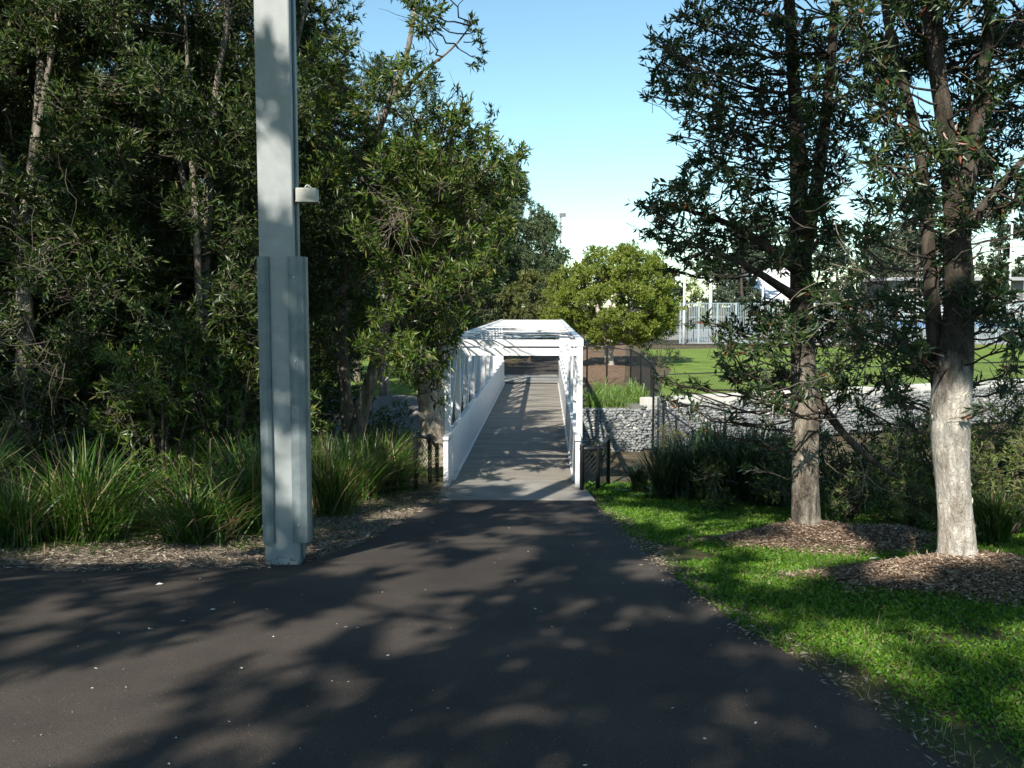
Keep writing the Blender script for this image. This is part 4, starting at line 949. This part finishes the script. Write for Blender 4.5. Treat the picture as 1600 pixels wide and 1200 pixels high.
for k, (px, py, D) in enumerate(wps):
    if k == 0: wk.location = tuple(A3(px, py, D))
    else: copy_thing(wk, A3(px, py, D), k * 1.3, 1 + .3 * math.sin(k), 'low green weeds on the gully slope left of the bridge' if px < 700 else None)
# tufts on the planted far bank
g = np.random.default_rng(71); V_ = []
for (px0, px1, y0_, y1_, n) in ((915, 1012, 612, 642, 46), (500, 600, 545, 560, 0)):
    for _ in range(n):
        p = G(g.uniform(px0, px1), g.uniform(y0_, y1_)); V, Q = blades(26, g.uniform(.25, .5), .018, .8, int(g.integers(1e6)), seg=3); V_.append((V + p, Q))
V, Q = join_np(V_); o = link('bank_grass', mesh_np('bank_grass', V, Q), M['grass_far']); tag(o, 'scattered bright green grass tufts on the planted bank above the gabion', 'grass', kind='stuff')
# green cover in the gully at left of the bridge
g = np.random.default_rng(72); n = 26000
x = g.uniform(-12, -1.3, n); y = g.uniform(14.3, 21.5, n); z = terrain(x, y)
D = g.normal(size=(n, 3)) * [.6, .6, .2] + [0, 0, 1]
V, Q = leaves_np(np.stack([x, y, z], 1), D, g.uniform(.08, .22, n), g.uniform(.012, .028, n), g=g)
o = link('gully_grass', mesh_np('gully_grass', V, Q), M['grass_far']); tag(o, 'rank yellow green grass in the gully left of the bridge', 'grass', kind='stuff')

# ------------------------------------------------------------------ lawn, litter and chips close to the camera
g = np.random.default_rng(73)
def in_mulch(x, y):
    q1 = ((x - g1[0] - .12) / .88) ** 2 + ((y - g1[1]) / .48) ** 2; q2 = ((x - g2[0] - .32) / 1.17) ** 2 + ((y - g2[1] + .08) / .48) ** 2
    return np.minimum(q1, q2)
n = 350000
y = 2.6 + 11.2 * g.uniform(0, 1, n) ** 1.25; x = right_x(y) + g.uniform(0, 1, n) ** 1.1 * (7.0 - right_x(y))
ylim = np.interp(x, [1.9, 2.6, 4, 6, 9], [13.7, 13.5, 13.1, 12.6, 11.5])
edge = (x - right_x(y)); cov = vnoise(x, y, 1.1, 5) * .6 + vnoise(x, y, 3.3, 6) * .4 + np.clip(edge * 1.6, 0, .9) - .15
cov -= .35 * np.exp(-((edge - .15) / .2) ** 2) * (y < 10) + .9 * np.clip(vnoise(x, y, 1.7, 12) - .25, 0, 1)
ok = (y < ylim) & (in_mulch(x, y) > 1 + .15 * vnoise(x, y, 6, 2)) & (cov > g.uniform(-.25, .45, n)) & (x < .56 * y + 1.2)
x, y = x[ok], y[ok]; n = len(x); z = terrain(x, y)
D = g.normal(size=(n, 3)) * [1, 1, .25] + [0, 0, .75]
sz = (.6 + y / 11)
V, Q = leaves_np(np.stack([x, y, z + g.uniform(0, .022, n)], 1), D, g.uniform(.015, .035, n) * sz, g.uniform(.008, .020, n) * sz, g=g)
o = link('lawn', mesh_np('lawn', V, Q), M['grass']); tag(o, 'short bright green clover and grass lawn on the right of the path', 'lawn', kind='stuff')
n = 26000; y = 2.8 + 10.5 * g.uniform(0, 1, n) ** 1.3; x = right_x(y) + g.uniform(0, 1, n) * (6.5 - right_x(y)); ok = (in_mulch(x, y) > 1) & (vnoise(x, y, .9, 15) > g.uniform(-.5, .7, n)) & (x < .56 * y + 1); x, y = x[ok], y[ok]
V, Q = leaves_np(np.stack([x, y, terrain(x, y)], 1), g.normal(size=(len(x), 3)) * [.7, .7, .2] + [0, 0, .9], g.uniform(.04, .10, len(x)), g.uniform(.003, .006, len(x)), g=g)
o = link('long_grass', mesh_np('long_grass', V, Q), M['dry_grass']); tag(o, 'longer straw tipped grass blades scattered through the lawn', 'grass', kind='stuff')
def scatter(name, n, fx, mt, l, w_, label, seed, cat='litter', lift=.02):
    g = np.random.default_rng(seed); x, y = fx(g, n); z = terrain(x, y); n = len(x)
    D = g.normal(size=(n, 3)) * [1, 1, .22]
    V, Q = leaves_np(np.stack([x, y, z + g.uniform(lift * .5, lift * 1.6, n)], 1), D, g.uniform(*l, n), g.uniform(*w_, n), g=g)
    o = link(name, mesh_np(name, V, Q), mt); tag(o, label, cat, kind='stuff')
def f1(g, n):
    y = g.uniform(6.7, 10.5, n); x = g.uniform(-8, -.6, n); lx = np.interp(y, lp[:, 1], lp[:, 0]); lx = np.where(y < lp[1, 1] + .05, -1.4 + 0 * y, lx)
    ye = np.interp(x, [-8, lp[0, 0], -1.75], [6.95, 6.93, 6.9]); e = .05 * vnoise(x, y, 5, 4)
    inside = np.where(x < -1.75, y > ye + e, x < np.interp(y, lp[:, 1], lp[:, 0]) + e)
    return x[inside], y[inside]
scatter('leaf_litter', 60000, f1, M['litter'], (.02, .09), (.004, .014), 'pale dry leaf and bark litter along the left edge of the asphalt', 81)
def f1b(g, n):
    y = g.uniform(8, 14, n); x = np.interp(y, lp[:, 1], lp[:, 0]) - g.uniform(-.04, 1, n) ** 2 * 1.6; return x, y
scatter('leaf_litter', 14000, f1b, M['litter'], (.02, .08), (.004, .014), 'dry leaf litter beside the path between the column and the left bridge fence', 82)
def f2(g, n):
    a = g.uniform(0, 2 * np.pi, n); q = g.uniform(0, 1, n) ** .5 * (1 + .12 * np.sin(3 * a) + .1 * np.sin(7 * a + 1) + .08 * g.normal(size=n)); s = g.uniform(0, 1, n) < .4
    return np.where(s, g1[0] + .12 + .98 * q * np.cos(a), g2[0] + .32 + 1.28 * q * np.cos(a)), np.where(s, g1[1] + .57 * q * np.sin(a), g2[1] - .08 + .57 * q * np.sin(a))
scatter('mulch_chips', 42000, f2, M['chip'], (.012, .05), (.005, .015), 'brown wood chip mulch on the two mounds around the right trunks', 83, 'mulch', .03)
def f3(g, n):
    y = g.uniform(2.9, 12, n) ; x = right_x(y) + g.normal(size=n) * .07 + .03 + .05 * vnoise(y, y, 2.5, 3); return x, y
scatter('edge_litter', 2200, f3, M['litter'], (.01, .05), (.004, .012), 'bits of bark and soil along the right edge of the asphalt', 84, lift=.028)
def f4(g, n):
    y = g.uniform(2.8, 12, n); x = g.uniform(-.6, .5, n) * y; ok = x < right_x(y); return x[ok], y[ok]
scatter('fallen_bits', 420, f4, M['palechip'], (.006, .022), (.004, .010), 'tiny pale leaf fragments scattered over the asphalt', 85, lift=.024)
for px, py, ln in ((328, 961, .035), (243, 920, .05), (282, 979, .03), (1352, 880, .13), (536, 988, .03), (555, 990, .025), (603, 1033, .02)):
    p = G(px, py); V, Q = leaves_np(np.array([[0, 0, .027]]), np.array([[1, .25, .1]]), ln, ln * (.38 if py != 880 else .16), g=g); o = link('fallen_leaf', mesh_np('fallen_leaf', V, Q), M['palechip']); o.location = tuple(p)
    if py == 880: tag(o, 'long pale strip of bark lying on the lawn between the mounds', 'bark')
    else: tag(o, 'small pale fallen leaf lying on the shaded asphalt of the path', 'leaf', 'fallen leaves on the asphalt')

# ------------------------------------------------------------------ far side: trees, court, shelters, floodlights
gB = np.random.default_rng(91)
bb = A3(952, 577, 39.0); cb = []
for _ in range(230):
    q = gB.normal(size=3); q /= np.linalg.norm(q); q[2] = abs(q[2]) * (1 if gB.uniform() < .62 else -.45); c = np.array([bb[0] + .2, bb[1], bb[2] + 2.15]) + q * [2.8, 2.5, 2.85] * gB.uniform(.62, 1.0)
    r = gB.uniform(.28, .5); cb.append([*c, r, r, r * .7])
stb = [([bb, bb + [-.05, 0, .8], bb + [-.35, 0, 1.7], bb + [-.6, .1, 2.8]], [.2, .15, .12, .05]), ([bb + [.0, 0, .5], bb + [.35, 0, 1.4], bb + [1.1, .1, 2.6]], [.13, .1, .04]), ([bb + [-.05, 0, .9], bb + [-.9, -.2, 1.7], bb + [-1.7, 0, 2.6]], [.1, .07, .03]), ([bb + [-.35, 0, 1.6], bb + [.1, -.3, 2.6], bb + [.5, 0, 3.6]], [.08, .06, .03])]
make_tree('rounded_tree', 'rounded lime green tree on the mulch bank just beyond the bridge', 'tree', bb, stb, cb, M['leaf_ball'], M['bark_pale'], 92, L0=.11, W0=.05, dens=330, per=9, twig_len=.2, twig_r=0, limb_r=.015, trunk_n=12)
# small understorey under it
us = shrub_proto('shrub', 'dark low shrub under the right side of the rounded lime green tree', 231, .9, 1.3, M['leaf_gum'], .12, .04, 60, 20, None)
us.location = tuple(A3(1030, 575, 38))
# gum trees behind on the left of the axis
def gum(seed, H, spread, n, L0, W0, dens):
    g = np.random.default_rng(seed); pts = [(0, 0, -.2), (.1, 0, H * .25), (-.1, .1, H * .5), (.15, 0, H * .75), (.1, 0, H * .95)]; cl = []
    for _ in range(n):
        z = g.uniform(.22, 1.02) * H; s = spread * math.sin(min(.97, max(.12, z / H)) * math.pi) ** .6; a = g.uniform(0, 6.28); rr = s * g.uniform(.2, 1); r = g.uniform(.4, .8) * H / 10
        cl.append([rr * math.cos(a), rr * math.sin(a), z, r, r, r * 1.1])
    return [(pts, [H * .022, H * .018, H * .013, H * .008, .02])], cl
st, cl = gum(241, 11, 2.6, 75, .2, .05, 30)
gt = make_tree('gum_tree', 'tall dark gum tree rising behind the left edge of the bridge roof', 'tree', (0, 0, 0), st, cl, M['leaf_gum'], M['bark_dark'], 242, L0=.26, W0=.075, dens=80, per=9, droop=.5, twig_r=0, twig_len=.35, limb_r=.02, trunk_n=10)
gt.location = tuple(A3(796, 560, 50)); gt.scale = (.8, .8, .84)
copy_thing(gt, A3(852, 550, 58), 2, .70, 'smaller dark gum tree directly left of the rounded lime green tree')
copy_thing(gt, A3(765, 560, 44), 4, .72, 'dark gum tree mostly hidden behind the leafy tree at the bridge corner')
copy_thing(gt, A3(730, 560, 46), 1, .8, 'dark gum tree hidden behind the leafy crown left of the bridge roof')
st, cl = gum(243, 5.6, 1.7, 55, .15, .04, 40)
yt = make_tree('olive_tree', 'olive yellow drooping tree between the gum trees and the rounded tree', 'tree', (0, 0, 0), st, cl, M['leaf_yel'], M['bark_dark'], 244, L0=.18, W0=.045, dens=170, per=9, droop=.7, twig_r=0, twig_len=.3, limb_r=.012, trunk_n=10)
yt.location = tuple(A3(826, 575, 43)); yt.scale = (1, 1, .72)
copy_thing(yt, A3(866, 560, 50), 2, .75, 'small olive drooping tree above the left end of the bridge roof')
copy_thing(yt, A3(1020, 560, 75), 3, 1.1, 'pale olive tree behind the upper left of the court poles')
# distant tree line
st, cl = gum(251, 9, 3.2, 40, .3, .1, 20)
dt = make_tree('distant_tree', 'distant hazy tree in the row beyond the sports courts', 'tree', (0, 0, 0), st, cl, M['leaf_dist'], M['bark_dark'], 252, 'distant trees beyond the courts', L0=.45, W0=.17, dens=50, per=8, twig_r=0, limb_r=.03, trunk_n=8)
k = 0
for px in range(-300, 1950, 50):
    D = 105 + 30 * math.sin(k * 2.1) + (45 if 880 < px < 1000 else 0); p = A3(px + 20 * math.sin(k * 5), 500, D); sc = 1.15 + .25 * math.sin(k * 1.7)
    if 800 < px < 1060: sc *= .48
    if px < 850: sc *= 1.2
    if k == 0: dt.location = tuple(p); dt.scale = (sc,) * 3
    else: copy_thing(dt, p, k * 1.1, sc, 'distant tree in the row beyond the sports courts' )
    k += 1
# bright green tree beside the court
st, cl = gum(261, 4.2, 1.5, 40, .2, .08, 30)
gt2 = make_tree('green_tree', 'bright green small tree between the rounded tree and the white court poles', 'tree', (0, 0, 0), st, cl, M['leaf_ball'], M['bark_dark'], 262, L0=.16, W0=.07, dens=80, per=7, twig_r=0, limb_r=.012, trunk_n=8)
gt2.location = tuple(A3(1082, 545, 66))
# court fence: pale steel panels between posts
def pxz(px, py, D): return at(px, py, D)
cf = empty('court_fence', A3(1065, 545, 60), 'pale blue grey steel mesh fence around the sports court behind the lawn', 'fence'); cb0 = np.array(cf.location)
x0, x1 = at(1062, 545, 60)[0], at(1700, 545, 60)[0]; nP = 22; HF = 2.6
for k in range(nP + 1):
    x = x0 + (x1 - x0) * k / nP - cb0[0]
    MB().box((x, 0, HF / 2), (.07, .07, HF)).build('post', M['fence_pale'], cf)
    if k < nP:
        wd = (x1 - x0) / nP; q = MB()
        for j in range(11): q.box((x + wd * (j + .5) / 11, .0, HF / 2 + .05), (.035, .02, HF - .2))
        for zz in (.12, .9, 1.7, HF - .05): q.box((x + wd / 2, .022, zz), (wd - .08, .02, .05))
        o = q.build('mesh_panel', M['pale_panel'], cf)
kb = MB().box(((x0 + x1) / 2, 59.6, -.98), (x1 - x0, .3, .3)).build('court_kerb', M['concrete']); kb['kind'] = 'structure'
drape('court_slab', [(x0, 60.2), (x0, 95)], [(x1, 60.2), (x1, 95)], 10, 6, .04, M['concrete'])
def pole(name, px, ytop, D, wpx, label, cat='pole', mt='white', head=None):
    p = A3(px, 550, D); h = at(px, ytop, D)[2] - p[2]; e = empty(name, p, label, cat); r = wpx * D / F / 2
    MB().tube([(0, 0, -.2), (0, 0, h * .5), (0, 0, h)], [r, r * .85, r * .7], 10).build('shaft', M[mt], e, smooth=True); return e, h, p
e, h, p = pole('white_pole', 1068, 428, 59, 4.5, 'shorter slender white pole at the left end of the court fence'); MB().box((0, 0, h + .03), (.25, .25, .06)).build('cap', M['white'], e)
e, h, p = pole('white_pole', 1109, 392, 62, 6, 'taller white pole behind the court fence'); MB().box((0, 0, h + .03), (.3, .3, .06)).build('cap', M['white'], e)
for px, yt_, lab in ((1573, 300, 'tall white pole on the right side of the courts, seen through leaves'), (1597, 320, 'rightmost white court pole at the frame edge'), (1190, 440, 'white pole of the sail shelter')):
    e, h, p = pole('white_pole', px, yt_, 64, 4, lab); MB().box((0, 0, h + .03), (.22, .22, .06)).build('cap', M['white'], e)
# shade sail shelter
ss = empty('shade_sail', at(1180, 545, 78), 'white tensioned shade sails over the seating beyond the court', 'shade sail'); sb = np.array(ss.location)
def sail(c, nm='sail', n=10):
    c = [np.array(at(*q)) - sb for q in c]; V = []; 
    for i_ in range(n + 1):
        for j_ in range(n + 1):
            u, v = i_ / n, j_ / n; p = c[0]*(1-u)*(1-v) + c[1]*u*(1-v) + c[2]*u*v + c[3]*(1-u)*v
            V.append(p + [0, 0, -.35 * (math.sin(u * math.pi) + math.sin(v * math.pi))])
    i = np.arange((n + 1) ** 2).reshape(n + 1, n + 1); Q = np.stack([i[:-1, :-1], i[:-1, 1:], i[1:, 1:], i[1:, :-1]], -1).reshape(-1, 4)
    o = link(nm, mesh_np(nm, V, Q, True), M['sail'], ss); sol = o.modifiers.new('thick', 'SOLIDIFY'); sol.thickness = .03
sail([(1112, 460, 78), (1172, 408, 79), (1180, 452, 82), (1160, 478, 78)])
sail([(1172, 420, 84), (1250, 410, 84), (1262, 462, 79), (1185, 468, 79)])
for px, yt_, D in ((1137, 425, 78), (1172, 404, 79), (1155, 476, 78), (1252, 408, 84), (1260, 460, 79)):
    p = at(px, yt_, D) - sb; MB().tube([(p[0], p[1], -.6), (p[0], p[1], p[2])], .07, 8).build('mast', M['white'], ss, smooth=True)
# low clubhouse with white louvres on the right
ch = empty('clubhouse', A3(1480, 545, 72), 'low grey clubhouse with white louvres and a blue band beyond the sports court', 'building'); hb = np.array(ch.location)
W_, H_ = 17.0, 4.2
MB().box((4, 3, H_ / 2), (W_, 6, H_)).build('wall', M['wall_grey'], ch); MB().box((4, 2.8, H_ + .15), (W_ + 1.2, 7.4, .25)).build('roof', M['roofsheet'], ch)
for j in range(5):
    f = MB().box((-3 + j * 3.4, -.03, 2.6), (2.6, .06, 2.0)).build('window', M['dark_glass'], ch)
    for q in range(8): MB().box((-3 + j * 3.4, -.09, 1.75 + q * .25), (2.6, .05, .11)).build('louvre', M['white'], f)
MB().box((4, -.06, .95), (W_ - .2, .08, .5)).build('blue_band', M['blue'], ch)
# floodlights
def flood(px, ytop, D, label, heads, wpx=2.2):
    e, h, p = pole('floodlight', px, ytop, D, wpx, label, 'floodlight', 'roofsheet')
    for (dx, dz, w_) in heads:
        MB().box((dx, -.1, h + dz), (w_, .25, w_ * .55), Vector((0, 0, 0)).to_track_quat('Y', 'Z').to_matrix() if False else None).build('lamp_head', M['wall_grey'], e)
    return e, h
e, h = flood(875, 336, 120, 'thin tall floodlight pole with a single small head above the trees', [(.25, 0, .8)], 3)
MB().bar((0, 0, h - .8), (.3, 0, h), .08, .08).build('bracket', M['roofsheet'], e)
e, h = flood(856, 357, 170, 'distant floodlight mast with two rows of lamps above the gum trees', [(-1.0, 0, .5), (-.3, 0, .5), (.4, 0, .5), (1.1, 0, .5), (-.8, -.9, .5), (.9, -.9, .5)], 1.8)
MB().box((0, 0, h - .1), (2.6, .1, .08)).build('cross_arm', M['roofsheet'], e); MB().box((0, 0, h - 1.0), (2.4, .1, .08)).build('cross_arm', M['roofsheet'], e)

# ------------------------------------------------------------------ trees behind the viewpoint: crowns laid out and cut to place the shade
gS = np.random.default_rng(401); clS = []
for u in np.arange(-17, 8.5, 1.0):
    for v in np.arange(-.5, 24, 1.45):
        z = gS.uniform(6.3, 10.5); uu = u + gS.uniform(-.4, .4); vv = v + gS.uniform(-.5, .5)
        if vv > 15.5 and uu > -1.0: continue
        if vv > 19: z = gS.uniform(8.5, 10.5)
        r = gS.uniform(.8, 1.1); clS.append([uu - AX * z, vv - AY * z, z, r, r, r * .55])
clS = np.array(clS)
bases = [(-11.5, -3), (-6.5, -8), (-1.5, -9.5), (3.5, -7), (-3.3, -3.6), (-13, 4), (-9, -12), (6.5, -3.5)]
own = np.argmin(np.array([[(c[0] - b_[0]) ** 2 + (c[1] - b_[1]) ** 2 for b_ in bases] for c in clS]), 1)
for k, (bx_, by_) in enumerate(bases):
    cl = clS[own == k]
    if not len(cl): continue
    zb_ = float(terrain(bx_, by_)); cx, cy = cl[:, 0].mean(), cl[:, 1].mean()
    top_ = (bx_ + (cx - bx_) * .4, by_ + (cy - by_) * .4, 8.6)
    stems = [([(bx_, by_, zb_ - .1), (bx_ + .1, by_, 2.2), (bx_ + (cx - bx_) * .15, by_ + (cy - by_) * .15, 5), top_], [.24, .19, .15, .06])]
    make_tree('shade_tree', 'leafy tree standing behind the viewpoint with its crown shaped to shade the path', 'tree', (bx_, by_, zb_), stems, cl, M['leaf_f'], M['bark_mid'], 410 + k, 'shade trees behind the viewpoint', L0=.23, W0=.085, dens=125, per=10, twig_len=.5, twig_r=0, limb_r=.018, trunk_n=12, filt=lit_filter)
